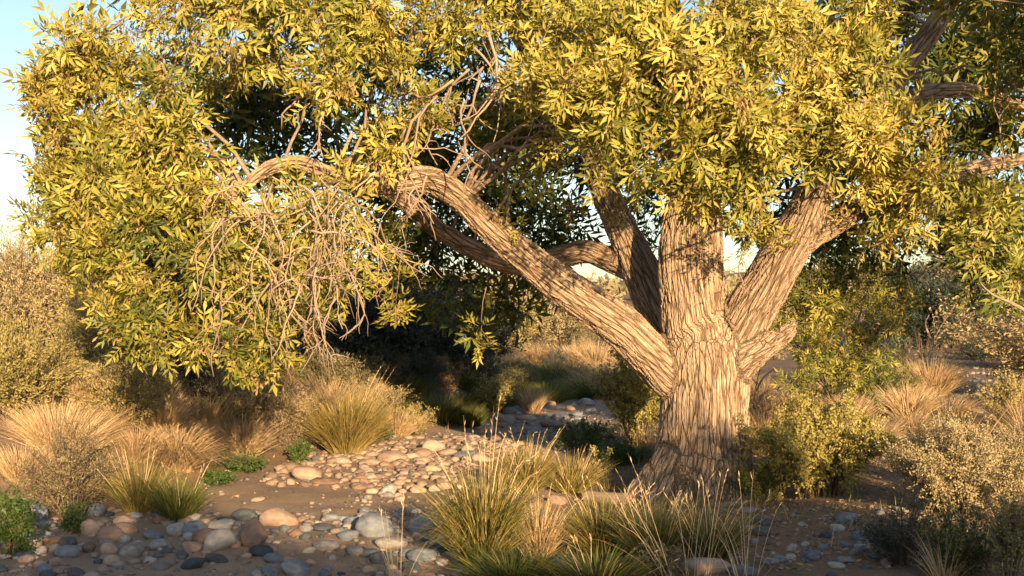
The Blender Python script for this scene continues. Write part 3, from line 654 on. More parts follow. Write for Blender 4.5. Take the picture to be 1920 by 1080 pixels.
shrub('green_herb', 'dark green herb patch at the bank foot by the shaded grass clump', 'herb', 410, 910, 30, 70, 900, 14, 8, .04, .5, 'forb', .3)
shrub('green_herb', 'green weed among the cobbles below the wiry sage shrub', 'herb', 140, 1000, 60, 60, 900, 12, 8, .04, .45, 'forb', .5)
shrub('green_herb', 'leafy green weed at the shaded edge of the wash under the sage', 'herb', 15, 1045, 140, 110, 2400, 20, 9, .045, .4, 'forb', .4)
tuft('grass_clump', 'low tan grass clump beside the wiry sage shrub', 'grass', 40, 900, 100, 150, 500, 'straw', .5, .2, .5, .45, .005)

shrub('pale_shrub', 'wide pale gold shrub between the dark blue green shrub and golden tussock', 'shrub', 430, 800, 130, 200, 12000, 60, 14, .035, .3, 'sage', .75, .18, .45, .17, along=True)
shrub('olive_shrub', 'olive gold shrub above the brown fern like brush', 'shrub', 235, 800, 140, 190, 12000, 56, 14, .035, .35, 'olive', .75, .18, .45, .17, along=True)
shrub('pale_shrub', 'pale gold shrub crowning the bank above the golden tussock', 'shrub', 690, 790, 85, 170, 8000, 50, 12, .03, .35, 'sage', .8, .16, .45, .17, along=True)
# ------------------------------------------------------------------ shaded hollow behind the tree, middle distance
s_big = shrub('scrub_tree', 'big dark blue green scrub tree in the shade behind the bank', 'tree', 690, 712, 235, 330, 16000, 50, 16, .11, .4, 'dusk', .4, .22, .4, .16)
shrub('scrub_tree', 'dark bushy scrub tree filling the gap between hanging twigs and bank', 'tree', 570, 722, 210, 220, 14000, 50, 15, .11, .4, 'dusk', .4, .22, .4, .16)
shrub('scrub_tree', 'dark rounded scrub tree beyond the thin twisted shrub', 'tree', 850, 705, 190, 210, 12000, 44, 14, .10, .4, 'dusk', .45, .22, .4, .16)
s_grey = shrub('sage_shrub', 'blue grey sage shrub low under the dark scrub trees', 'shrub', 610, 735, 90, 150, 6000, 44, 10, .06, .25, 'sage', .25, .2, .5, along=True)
s_red = shrub('twisted_shrub', 'thin reddish twisted shrub with bare forked stem in the hollow', 'shrub', 838, 752, 95, 80, 2600, 16, 9, .05, .4, 'litter', .55, .2, .4, .2, smt='twig')
shrub('leaning_shrub', 'leaning olive shrub catching light above the upper wash stones', 'shrub', 925, 772, 85, 90, 4200, 32, 10, .05, .4, 'olive', .7, .2, .4, .17, lean=.25)
tuft('dry_brush', 'rust tan grass clump at the edge of the upper wash', 'dry grass', 1000, 775, 75, 75, 500, 'straw', .5, .2, .4, .45, .006)
tuft('dry_brush', 'rust orange grass clump beside the dark green pool of grass', 'dry grass', 1085, 742, 55, 70, 450, 'straw', .45, .2, .35, .45, .006)
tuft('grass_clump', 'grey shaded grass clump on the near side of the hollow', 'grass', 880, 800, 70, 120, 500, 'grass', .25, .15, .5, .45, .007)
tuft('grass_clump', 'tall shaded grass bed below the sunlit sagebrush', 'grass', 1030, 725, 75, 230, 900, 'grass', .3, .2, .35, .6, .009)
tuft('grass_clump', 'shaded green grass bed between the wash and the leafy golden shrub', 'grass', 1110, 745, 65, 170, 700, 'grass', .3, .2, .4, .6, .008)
s_lit = shrub('sagebrush', 'sunlit pale sagebrush mound glowing beyond the wash', 'shrub', 1055, 672, 175, 240, 19000, 60, 17, .10, .35, 'sage', .7, .2, .45, .15)
shrub('sagebrush', 'sunlit sagebrush seen under the ash bough beside the glowing mound', 'shrub', 950, 660, 130, 180, 11000, 44, 13, .09, .35, 'olive', .75, .2, .45, .15)
shrub('sagebrush', 'pale sagebrush clump close behind the long low ash bough', 'shrub', 1150, 680, 120, 130, 8000, 44, 12, .06, .3, 'sage', .65, .2, .45, .15)
shrub('golden_shrub', 'yellow green leafy shrub behind the trunk under the long low bough', 'shrub', 1195, 832, 200, 160, 15000, 44, 15, .042, .5, 'green', .85, .15, .35, .17)
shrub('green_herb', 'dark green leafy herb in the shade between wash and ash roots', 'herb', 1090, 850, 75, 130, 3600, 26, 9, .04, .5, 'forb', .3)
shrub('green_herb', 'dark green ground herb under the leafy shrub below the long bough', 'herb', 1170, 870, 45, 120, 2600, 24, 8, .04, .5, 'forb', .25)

# ------------------------------------------------------------------ right side behind and beside the trunk
def sapling():
    root = thing('ash_sapling', 'bushy green young ash growing behind the forked limb and broken stub', 'tree', (0, 0, 0))
    c2 = Crown(); base = G(1560, 765)
    for px, py, d, rx, ry in [(1480, 540, 17, 40, 45), (1540, 500, 17, 50, 45), (1600, 540, 16.8, 55, 50), (1540, 590, 16.6, 60, 50), (1640, 600, 16.6, 45, 45), (1500, 640, 16.4, 45, 45), (1580, 660, 16.3, 60, 45), (1650, 680, 16.3, 40, 40), (1500, 700, 16.2, 40, 35), (1590, 720, 16.1, 50, 35), (1680, 560, 17, 35, 45), (1445, 600, 17, 25, 50), (1640, 500, 17.2, 45, 35)]:
        c = P(px, py, d); k = d / F; ax = np.array([rx * k, .5, ry * k])
        for _ in range(int(rx * ry / 120)):
            u = unit(rng.normal(size=3)); p = c + u * rng.random() ** .4 * ax
            c2.shoot(p, unit(u * .6 + SUNV * .5 + rng.normal(size=3) * .4), .72 * rng.uniform(.8, 1.2), .5 + rng.normal(0, .15), False, .15); c2.stalk(c * .6 + p * .4, p)
        pts = np.array([base, base * .5 + c * .5 + [rng.normal() * .1, 0, .15], c]); b = Bag(); V, fs = tube(spline(pts, 9), np.linspace(.035, .01, 9), 6, True); b.add(V, fs); b.build('stem', M['limb'], root, True)
    c2.finish(root, M['leaf'], M['twig'])
sapling()
shrub('dark_shrub', 'dark green shrub at the foot of the bushy young ash', 'shrub', 1640, 770, 105, 200, 8000, 40, 12, .045, .5, 'green', .3, .2, .4)
tuft('broom_shrub', 'rounded tan broom shrub with upright dry wands beyond the dark shrub', 'shrub', 1745, 742, 105, 150, 1500, 'straw', .55, .18, .35, .5, .008, part='wands')
shrub('olive_shrub', 'tawny twiggy shrub between young ash and tan broom shrub', 'shrub', 1685, 722, 90, 110, 5000, 36, 12, .045, .35, 'olive', .6, .25, .4)
# dead snag behind the broom shrub
dr = thing('dead_branch', 'bleached dead branch standing out of the tan broom shrub', 'branch', G(1735, 735)); db = Bag(); o = np.array(dr.location)
for x1, y1, x2, y2, x3, y3 in [(1735, 735, 1745, 650, 1790, 572), (1740, 690, 1752, 640, 1750, 595), (1745, 650, 1770, 620, 1800, 600), (1748, 640, 1735, 610, 1742, 590)]:
    d = o[1]; pts = spline([P(x1, y1, d), P(x2, y2, d - .1), P(x3, y3, d - .3)], 8) - o; V, fs = tube(pts, np.linspace(.035, .008, 8), 5, True); db.add(V, fs, .9)
db.build('wood', M['twig'], dr, True)
dt = thing('bare_stalk', 'thin bare forked stalk rising beside the trunk under the broken stub', 'stalk', G(1412, 800)); db = Bag(); o = np.array(dt.location)
for x1, y1, x2, y2, x3, y3 in [(1412, 800, 1415, 740, 1428, 680), (1416, 740, 1430, 710, 1455, 690), (1420, 720, 1405, 700, 1402, 672), (1414, 770, 1435, 735, 1470, 728)]:
    d = o[1]; pts = spline([P(x1, y1, d), P(x2, y2, d), P(x3, y3, d)], 8) - o; V, fs = tube(pts, np.linspace(.022, .007, 8), 5, True); db.add(V, fs, .5)
db.build('wood', M['twig'], dt, True)
tuft('dry_brush', 'dusky dry grass tangle behind the trunk under the broken stub', 'dry grass', 1450, 800, 110, 150, 600, 'straw', .3, .2, .5, .45, .006)
shrub('olive_shrub', 'yellow green small leaved shrub spreading beside the trunk below the broken stub', 'shrub', 1535, 930, 190, 300, 30000, 64, 20, .036, .55, 'green', .9, .14, .3, .14)
shrub('olive_shrub', 'low green shrub sprig between the ash roots and the small leaved shrub', 'shrub', 1440, 940, 85, 120, 4200, 30, 10, .036, .55, 'green', .6, .2, .35, .17)
shrub('saltbush', 'pale silvery saltbush with tall reddish stalks on the stony rise', 'shrub', 1800, 965, 185, 310, 32000, 72, 20, .026, .5, 'sage', .68, .15, .45, .15)
tuft('stalks', 'upright thin reddish stalks standing through the pale saltbush', 'stalks', 1800, 925, 250, 240, 70, 'straw', .25, .15, .55, .5, .009, part='wands', lean=(.15, 0))
shrub('saltbush', 'silvery saltbush clump at the end of the pale stalk row', 'shrub', 1900, 940, 150, 130, 12000, 40, 14, .022, .5, 'sage', .7, .15, .4, .15)
shrub('olive_shrub', 'sparse yellow leaved bush over the gravel flat beyond the saltbush', 'shrub', 1890, 800, 110, 100, 2600, 26, 9, .045, .55, 'olive', .85, .15, .4, .2)
tuft('dry_brush', 'low mauve grass on the gravel flat beyond the saltbush', 'dry grass', 1780, 780, 60, 170, 600, 'straw', .3, .2, .5, .5, .006)
tuft('dry_brush', 'russet round grass clump on the far gravel flat', 'dry grass', 1855, 668, 45, 60, 420, 'straw', .35, .2, .4, .5, .012)

# ------------------------------------------------------------------ foreground
tuft('grass_clump', 'large arching green gold grass clump at the edge of the cobbles', 'grass', 905, 1070, 340, 299, 1500, 'grass', .55, .28, 1.05, .3, .006, 26)
tuft('grass_clump', 'golden grass clump with fine seed stalks beyond the large arching clump', 'grass', 985, 925, 161, 218, 800, 'grass', .7, .2, .9, .35, .006, 16)
tuft('grass_clump', 'low golden grass between the golden clump and the pale root log', 'grass', 1070, 925, 112, 172, 600, 'grass', .72, .2, .6, .4, .006, 14)
tuft('grass_clump', 'dry tawny seed grass beside the large arching clump', 'grass', 1010, 1055, 196, 149, 520, 'straw', .55, .2, .8, .4, .005, 10)
tuft('grass_clump', 'fine gold and green grass in front of the ash roots', 'grass', 1130, 1040, 182, 252, 1100, 'grass', .58, .25, .9, .4, .005, 16)
tuft('grass_clump', 'tall mixed grass beside the fine gold grass before the roots', 'grass', 1225, 1050, 168, 206, 800, 'grass', .5, .25, .6, .45, .005, 16)
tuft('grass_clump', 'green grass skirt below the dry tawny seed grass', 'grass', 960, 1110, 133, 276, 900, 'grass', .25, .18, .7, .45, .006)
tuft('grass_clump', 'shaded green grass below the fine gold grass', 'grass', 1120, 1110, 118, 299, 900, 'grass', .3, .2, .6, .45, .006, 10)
tuft('grass_clump', 'sparse green grass around the pale split rocks', 'grass', 1330, 1045, 154, 229, 420, 'grass', .4, .25, .5, .45, .005, 14)
tuft('tall_grass', 'few tall golden grass stalks standing before the ash trunk', 'grass', 1290, 1090, 266, 379, 22, 'straw', .8, .2, .6, .5, .0035, 9)
tuft('tall_grass', 'thin tall bent stalks beside the pale split rocks', 'grass', 1400, 1090, 237, 184, 12, 'straw', .8, .2, .7, .5, .0035, 5)
tuft('tall_grass', 'two thin dry stalks rising from the shaded cobbles', 'grass', 745, 1095, 210, 103, 9, 'straw', .7, .15, .3, .5, .004, 3)
shrub('green_herb', 'grey green sage sprig among the grass before the ash roots', 'herb', 1240, 1085, 75, 110, 1600, 26, 9, .022, .4, 'sage', .35)
shrub('yellow_sprig', 'single leafy yellow sprig leaning up in front of the shaded herb', 'sprig', 1135, 905, 80, 70, 260, 2, 14, .03, .5, 'green', .95, .1, .2, .1)
s_fg = shrub('grey_shrub', 'dark wiry grey shrub in the shade under the saltbush', 'shrub', 1690, 1060, 120, 170, 5000, 60, 12, .022, .3, 'dusk', .35, .2, .4, .18, along=True)
shrub('green_herb', 'shaded sprawling weed with small leaves below the saltbush', 'herb', 1800, 1075, 130, 190, 5000, 44, 11, .028, .45, 'green', .35, .25, .4)
shrub('grey_shrub', 'twiggy shaded shrub with reddish stems under the silvery clump', 'shrub', 1890, 1090, 170, 120, 4200, 40, 11, .028, .4, 'olive', .4, .2, .35, .2, smt='twig')
tuft('dry_brush', 'thin dry stalks in the shade beside the dark wiry shrub', 'dry grass', 1770, 1085, 140, 150, 70, 'straw', .55, .2, .4, .5, .005)


# more brush and grass clumps over the bank, the hollow and the flats (copies)
t_straw = tuft('dry_brush', 'straw pale brush tuft on the bank terrace', 'dry grass', 300, 800, 100, 170, 800, 'straw', .6, .2, .45, .45, .006, group='brush tufts on the bank terrace')
t_green = tuft('grass_clump', 'shaded grass clump in the hollow behind the bank', 'grass', 830, 790, 80, 150, 700, 'grass', .35, .2, .45, .5, .008, group='grass clumps in the shaded hollow')
t_flat = tuft('grass_clump', 'dry grass clump on the flat behind the ash', 'grass', 1500, 770, 85, 140, 600, 'straw', .45, .2, .45, .5, .008, group='grass clumps on the flat behind the ash')
LAND = []
def near(x, y):
    return min(LAND, key=lambda q: (q[1] - x) ** 2 + (q[2] - y) ** 2)[0]
for nm, px, py in [('golden tussock', 650, 850), ('tall feathery shrub', 60, 700), ('dark blue green shrub', 335, 760), ('brown fern like brush', 330, 870), ('pale tan dry shrub', 520, 830), ('tangled olive shrub', 30, 790), ('pinkish dry brush', 110, 850),
                   ('thin twisted shrub', 838, 752), ('leaning olive shrub', 925, 772), ('big dark scrub tree', 690, 712), ('pale domed boulder', 1098, 760), ('leafy shrub under the long bough', 1195, 832), ('glowing sagebrush mound', 1055, 668), ('dark rounded scrub tree', 850, 705),
                   ('bushy young ash', 1560, 765), ('tan broom shrub', 1745, 742), ('bare forked stalk', 1412, 800), ('far gravel bed', 1860, 690), ('tawny twiggy shrub', 1685, 722), ('sparse yellow leaved bush', 1890, 800)]:
    q_ = G(px, py); LAND.append((nm, q_[0], q_[1]))
def strew(src, n, box, sep, smin, smax, ok=lambda x, y: True):
    got = []; t = 0
    while len(got) < n and t < n * 40:
        t += 1; x = rng.uniform(*box[0]); y = rng.uniform(*box[1])
        if not ok(x, y) or any((x - a) ** 2 + (y - b_) ** 2 < sep ** 2 for a, b_ in got): continue
        got.append((x, y)); s_ = rng.uniform(smin, smax)
        copy_tree(src, (x, y, float(H(x, y)) - .02), rng.uniform(0, 6.28), (s_ * rng.uniform(.8, 1.3), s_ * rng.uniform(.8, 1.3), s_ * rng.uniform(.8, 1.15)), ('small ' if s_ < .75 else 'full ') + src['label'].split(' on the')[0].split(' in the')[0] + ' near the ' + near(x, y), src['group'])
strew(t_straw, 80, ((-10, -2.2), (14.2, 24)), .62, .7, 1.3, lambda x, y: x < toe(y) - .9)
strew(t_green, 44, ((-5, 3.5), (20, 32)), .9, .5, 1.1, lambda x, y: bed(x, y) < .25)
strew(t_flat, 16, ((-.5, 4.5), (28, 46)), 1.0, .9, 1.6)
strew(t_green, 14, ((-.5, 3.5), (26, 34)), .9, .8, 1.2)
strew(t_flat, 40, ((2.5, 11), (15.5, 30)), .9, .45, 1.1, lambda x, y: abs(x / y - .40) > .045)

# ------------------------------------------------------------------ scatter over the far flats (copies)
kinds = [(s_wisp, 'feathery pale scrub bush on the far flat', 'shrub'), (s_lit, 'rounded pale sagebrush on the far flat', 'shrub'), (s_big, 'dark green scrub tree on the far flat', 'tree'), (s_dark, 'dusky blue green bush on the far flat', 'shrub'), (s_grey, 'low grey sage tuft on the far flat', 'shrub')]
spots = []
for q in range(900):
    y = 24 + 110 * rng.random() ** 1.5; x = rng.uniform(-.56, .56) * y
    if bed(x, y) > .2 and y < 45: continue
    if y < 34 and -.25 < x / y < .36: continue
    if abs(x / y - .40) < .05 and y < 40: continue
    if all((x - a) ** 2 + (y - b_) ** 2 > (1.3 + .035 * y) ** 2 for a, b_ in spots): spots.append((x, y))
    if len(spots) >= 150: break
for x, y in spots:
    q = rng.choice(5, p=[.28, .3, .14, .14, .14]); o, lb, ct = kinds[q]
    hgt = {0: 4.2, 1: 2.6, 2: 3.4, 3: 1.6, 4: 1.3}[q]; s = rng.uniform(.45, 1.0)
    copy_tree(o, (x, y, float(H(x, y)) - .05), rng.uniform(0, 6.28), (s * rng.uniform(.9, 1.3), s * rng.uniform(.9, 1.3), s * rng.uniform(.75, 1.05)), ('low ' if s < .62 else ('tall ' if s > .85 else '')) + lb.split(' on')[0] + (' beyond the ' + near(x, y) if y < 60 else ' at the foot of the far slopes'), lb.split(' on')[0] + ' group', ct)
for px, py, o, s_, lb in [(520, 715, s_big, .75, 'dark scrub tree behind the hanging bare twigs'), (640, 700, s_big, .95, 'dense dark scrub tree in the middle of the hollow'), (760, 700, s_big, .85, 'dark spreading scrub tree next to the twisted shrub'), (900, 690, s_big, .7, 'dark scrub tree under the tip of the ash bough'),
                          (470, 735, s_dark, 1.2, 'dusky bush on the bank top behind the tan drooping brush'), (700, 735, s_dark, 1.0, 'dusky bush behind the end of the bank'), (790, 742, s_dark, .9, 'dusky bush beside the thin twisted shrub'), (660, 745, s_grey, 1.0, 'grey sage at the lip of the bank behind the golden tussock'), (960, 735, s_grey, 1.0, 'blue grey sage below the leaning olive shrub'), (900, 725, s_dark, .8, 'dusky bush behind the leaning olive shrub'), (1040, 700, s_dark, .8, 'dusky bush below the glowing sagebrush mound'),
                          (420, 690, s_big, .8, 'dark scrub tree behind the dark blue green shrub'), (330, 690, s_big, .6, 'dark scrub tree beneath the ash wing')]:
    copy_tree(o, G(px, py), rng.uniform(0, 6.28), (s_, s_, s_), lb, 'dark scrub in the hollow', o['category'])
# named middle-distance trees
for px, py, s, o, lb in [(1760, 640, 1.7, s_wisp, 'tall golden olive tree beyond the far gravel flat'), (1860, 640, 1.8, s_lit, 'sunlit rounded tree beside the tall golden olive tree'), (1930, 640, 1.7, s_wisp, 'feathery golden tree behind the russet grass clump'), (1725, 655, 1.5, s_big, 'dark bush at the foot of the tall golden olive tree'),
                         (1800, 652, 1.2, s_big, 'dark bush under the sunlit rounded tree'), (1890, 652, 1.2, s_big, 'dark bush behind the russet grass clump'), (-30, 690, 1.0, s_wisp, 'feathery shrub at the far end of the bank scrub'), (130, 640, .8, s_lit, 'rounded tan shrub behind the bank scrub'), (235, 650, .7, s_wisp, 'slender tan shrub showing beneath the ash wing')]:
    c = G(px, py); copy_tree(o, c, rng.uniform(0, 6.28), (s, s, s), lb, 'middle distance scrub trees', 'tree')
# scrub on the far slopes reads as one mass
fb = Bag(); nC = 1500; y = rng.uniform(120, 420, nC); x = rng.uniform(-.6, .6, nC) * y
for a, b_ in zip(x, y):
    n = 16; r = rng.uniform(.7, 1.8); u = unit(rng.normal(size=(n, 3))); u[:, 2] = abs(u[:, 2]); c = np.array([a, b_, float(H(a, b_))]) + u * r * rng.random((n, 1)) ** .4
    t1 = unit(rng.normal(size=(n, 3))) * .45; t2 = unit(rng.normal(size=(n, 3))) * .45
    V = np.stack([c - t1, c + t2, c + t1, c - t2], 1); fb.add(V.reshape(-1, 3), np.arange(n * 4).reshape(-1, 4), np.repeat(np.clip(rng.normal(rng.uniform(.3, .8), .15, n), 0, 1), 4))
far_s = fb.build('far_scrub', M['sage'], None, kind='stuff'); far_s['label'] = 'distant tan and olive scrub covering the far slopes'; far_s['category'] = 'scrub'

# ------------------------------------------------------------------ thicket across the wash, behind the viewer: it shades the foreground
def thicket_tree(loc, h, label):
    root = thing('thicket_tree', label, 'tree', loc, 'thicket trees across the wash'); c3 = Crown(); b = Bag()
    for _ in range(9):
        a = rng.uniform(0, 6.28); e = np.array([math.cos(a) * h * .33 * rng.random(), math.sin(a) * h * .33 * rng.random(), h * rng.uniform(.6, .95)])
        V, fs = tube(spline([[0, 0, -.1], e * [.4, .4, .5], e], 7), np.linspace(.07, .015, 7), 6, True); b.add(V, fs)
    b.build('trunk', M['limb'], root, True)
    for _ in range(430):
        u = unit(rng.normal(size=3)) * rng.random() ** .4; p = np.array([u[0] * h * .42, u[1] * h * .42, h * .5 + u[2] * h * .5])
        c3.shoot(p, unit(u + [0, 0, .3]), 1.7, .4, True)
    c3.finish(root, M['leaf'], M['twig']); return root
def thick_h(u): return np.interp(u, [-6, 1.4, 3, 4.2, 6.2, 6.8, 7.6, 8.3, 12], [4.2, 4.25, 3.8, 3.4, 3.5, 4.95, 4.95, 3.05, 2.9])  # heights shaped for their shade, tallest where it covers the trunk base
base_t = None
row0 = np.array([0.0, -4.6]); rdir = np.array([math.cos(SUN_AZ), math.sin(SUN_AZ)])
for q, u in enumerate(np.arange(-6.2, 14.6, .9)):
    xy = row0 + rdir * u + rng.normal(size=2) * .15; h = float(thick_h(u)) * rng.uniform(.9, 1.05); z = float(H(*xy))
    lb = 'dense thicket tree across the wash casting evening shade over the cobbles'
    if base_t is None: base_t = thicket_tree((xy[0], xy[1], z), 4.5, lb); base_t.scale = (.5, .5, h / 4.5)
    else:
        c = copy_tree(base_t, (xy[0], xy[1], z), rng.uniform(0, 6.28), (.5, .5, h / 4.5), lb, 'thicket trees across the wash')

# ------------------------------------------------------------------ stones
def rock_mesh(seed, sub=3, angular=.0):
    import bmesh
    bm = bmesh.new(); bmesh.ops.create_icosphere(bm, subdivisions=sub, radius=1.0)
    r = np.random.default_rng(seed); V = np.array([v.co[:] for v in bm.verts]); k = r.normal(size=(6, 3)) * 1.3; ph = r.uniform(0, 6.28, 6); D = np.ones(len(V))
    for a, p in zip(k, ph): D += .075 * np.sin(V @ a * 1.2 + p)
    for _ in range(7 if angular < .5 else 12):
        n = unit(r.normal(size=3)); cut = r.uniform(.55, .8) if angular > .5 else r.uniform(.72, .92); t = V @ n * D; D = np.where(t > cut, D * (cut + (t - cut) * .25) / np.maximum(t, 1e-6), D)
    V = V * D[:, None]
    for v, c in zip(bm.verts, V): v.co = c
    me = bpy.data.meshes.new('stone'); bm.to_mesh(me); bm.free(); me.polygons.foreach_set('use_smooth', np.ones(len(me.polygons), bool)); return me
ROCKS = {}
for cn, m_ in STONE.items():
    L_ = []
    for s_ in range(5):
        me = rock_mesh(100 + s_ * 7 + list(STONE).index(cn) * 31, 3, 1.0 if s_ == 4 else 0.0); me.materials.append(m_); L_.append(me)
    ROCKS[cn] = L_
placed = []
def stone(px, py, wpx, hpx, col, label=None, angular=False, name='stone', rz=None):
    c = G(px, py); k = c[1] / F; w = wpx * k / 2; hz = hpx * k
    m_ = ROCKS[col][4 if angular else rng.integers(0, 4)]
    o = link(name, m_); sz = hz * .62; o.location = (c[0], c[1] + w * .2, c[2] + sz * .42); o.scale = (w * 1.05, w * rng.uniform(.7, .95), sz)
    o.rotation_euler = (rng.normal() * .15, rng.normal() * .12, rng.uniform(-.5, .5) if rz is None else rz)
    big = 'large' if w > .125 else ('medium' if w > .075 else 'small')
    if label is None:
        if py < 800: zone = 'in the upper wash behind the grass'
        elif px > 1350: zone = 'on the stony flat before the small leaved shrub'
        elif py < 905: zone = 'on the sunlit gravel below the golden tussock'
        elif px < 330: zone = 'in the shaded wash below the wiry sage shrub'
        elif px < 620: zone = 'in the shaded wash around the smooth sand patch'
        else: zone = 'in the shaded wash beside the large arching grass'
        label = f'{big} {col} river stone {zone}'
    o['label'] = label; o['category'] = 'stone'; o['group'] = 'river stones of the dry wash'
    placed.append((c[0], c[1], w)); return o
for a in [(520, 985, 66, 34, 'pinkish tan', 'pale rounded tan boulder at the edge of the smooth sand'), (475, 1022, 56, 62, 'rusty brown', 'upright angular reddish boulder leaning among grey cobbles', True), (462, 975, 46, 24, 'dark slate', 'dark teal cobble behind the angular reddish boulder'),
          (412, 1030, 66, 44, 'pale grey', 'big speckled grey boulder beside the angular reddish boulder'), (368, 1005, 50, 30, 'blue grey', 'blue grey wedge boulder touching the speckled grey boulder'), (330, 1003, 38, 26, 'pale grey', 'pale grey cobble beside the blue grey wedge boulder'),
          (248, 1043, 56, 32, 'pale grey', 'pointed pale grey boulder alone on the wash floor', True), (287, 1010, 42, 18, 'blue grey'), (232, 982, 40, 16, 'pinkish tan', 'sunlit domed tan cobble stacked on brown cobbles'), (232, 1000, 44, 24, 'rusty brown'), (168, 1003, 36, 34, 'pinkish tan', 'orange tan egg shaped cobble beside the green weed'),
          (205, 1003, 32, 16, 'blue grey'), (103, 1035, 26, 18, 'pale grey'), (92, 1005, 18, 12, 'pale grey'), (100, 1018, 46, 14, 'rusty brown'), (203, 1038, 30, 22, 'pinkish tan'), (208, 1058, 32, 24, 'pinkish tan'), (166, 1035, 26, 20, 'rusty brown'), (84, 1072, 32, 18, 'blue grey', 'teal blue cobble at the edge of the leafy weed'), (105, 1060, 26, 16, 'pinkish tan'),
          (45, 1045, 40, 14, 'dark slate'), (490, 1042, 48, 24, 'dark slate', 'dark blue slate cobble below the angular reddish boulder'), (515, 1055, 40, 20, 'blue grey'), (360, 1066, 46, 22, 'dark slate', 'dark slate slab half buried in the wash floor'), (408, 1055, 40, 16, 'dark slate'), (705, 1005, 72, 44, 'blue grey', 'broad grey boulder with a pale band on the wash floor'),
          (655, 1010, 40, 18, 'blue grey'), (605, 995, 44, 16, 'dark slate'), (612, 1032, 44, 22, 'pale grey'), (735, 1025, 56, 20, 'pale grey', 'flat pale slab beside the broad grey boulder'), (795, 1000, 70, 48, 'blue grey', 'big blue grey boulder half hidden by the large arching grass', True), (555, 1078, 60, 26, 'blue grey'), (660, 985, 30, 18, 'blue grey'), (684, 965, 26, 18, 'blue grey'),
          (576, 898, 58, 30, 'pinkish tan', 'big tan boulder on the sunlit gravel'), (545, 882, 40, 20, 'rusty brown', 'brown boulder leaning behind the big tan boulder', True), (605, 908, 54, 14, 'rusty brown', 'flat brown slab at the foot of the big tan boulder'), (527, 886, 24, 16, 'rusty brown'), (735, 866, 56, 24, 'pinkish tan', 'smooth tan boulder below the golden tussock'), (770, 862, 36, 18, 'pinkish tan', None, True),
          (810, 846, 42, 24, 'pinkish tan', 'glowing round pale boulder at the bank end'), (790, 858, 36, 18, 'rusty brown'), (840, 852, 36, 14, 'pinkish tan'), (878, 850, 26, 18, 'pinkish tan', 'egg shaped tan cobble beside the golden seed grass'), (640, 868, 30, 14, 'pinkish tan'), (700, 872, 34, 14, 'pinkish tan'), (482, 940, 30, 10, 'pinkish tan'), (875, 858, 44, 12, 'blue grey'),
          (910, 812, 40, 22, 'pinkish tan', 'sunlit pointed boulder at the mouth of the upper wash', True), (945, 790, 46, 14, 'pinkish tan'), (985, 788, 40, 14, 'pinkish tan'), (1000, 815, 36, 16, 'blue grey'), (1030, 800, 40, 12, 'rusty brown'), (1098, 760, 34, 14, 'pale grey', 'pale domed boulder in the upper wash'), (1110, 772, 18, 9, 'pale grey'), (1085, 780, 26, 10, 'blue grey'), (1050, 785, 34, 10, 'blue grey'),
          (1525, 1050, 40, 22, 'blue grey', 'teal grey flat cobble on the stony flat'), (1483, 1050, 24, 14, 'pale grey'), (1510, 1025, 20, 10, 'pale grey'), (1583, 1025, 24, 12, 'blue grey'), (1545, 1030, 22, 12, 'blue grey'), (1662, 1062, 22, 18, 'rusty brown', 'reddish round cobble by the dark wiry shrub'), (1586, 1055, 34, 12, 'pale grey'), (1645, 1048, 28, 12, 'blue grey'), (1445, 1058, 30, 14, 'pale grey'), (1570, 1065, 30, 12, 'pale grey'),
          (1320, 1072, 110, 34, 'pinkish tan', 'long pale split rock lying in the grass before the ash roots', True), (1395, 1082, 60, 30, 'blue grey', 'grey split rock beside the long pale rock', True), (1060, 1075, 70, 40, 'blue grey', 'grey rock sunk in the grass beside the dry tawny seed grass', True), (1045, 945, 40, 22, 'pinkish tan', 'tan rock among the gold grass before the roots')]:
    stone(*a)
cols = list(STONE); tries = 0
while len(placed) < 300 and tries < 6000:
    tries += 1
    z = rng.random()
    if z < .46: px, py = rng.uniform(10, 860), rng.uniform(962, 1085)
    elif z < .78:
        py = rng.uniform(845, 945); px = rng.uniform(560, 900) + (900 - py) * .4
    elif z < .88: px, py = rng.uniform(1400, 1720), rng.uniform(955, 1085)
    else: px, py = rng.uniform(880, 1120), rng.uniform(755, 830)
    if 250 < px < 640 and 915 < py < 965: continue
    if 150 < px < 420 and py > 1058: continue
    c = G(px, py); w = min(.19, (.075 if px < 870 and py > 955 else .058) * math.exp(rng.normal() * .42)) * (1.2 if py < 830 else 1)
    if all((c[0] - a) ** 2 + ((c[1] - b_) * .55) ** 2 > (w + r) ** 2 * .52 for a, b_, r in placed):
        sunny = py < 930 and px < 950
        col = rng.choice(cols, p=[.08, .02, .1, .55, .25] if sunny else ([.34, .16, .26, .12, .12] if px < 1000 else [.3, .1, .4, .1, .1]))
        wp = 2 * w / c[1] * F; stone(px, py, wp, wp * rng.uniform(.4, .62), col, angular=rng.random() < (.55 if sunny else .35))

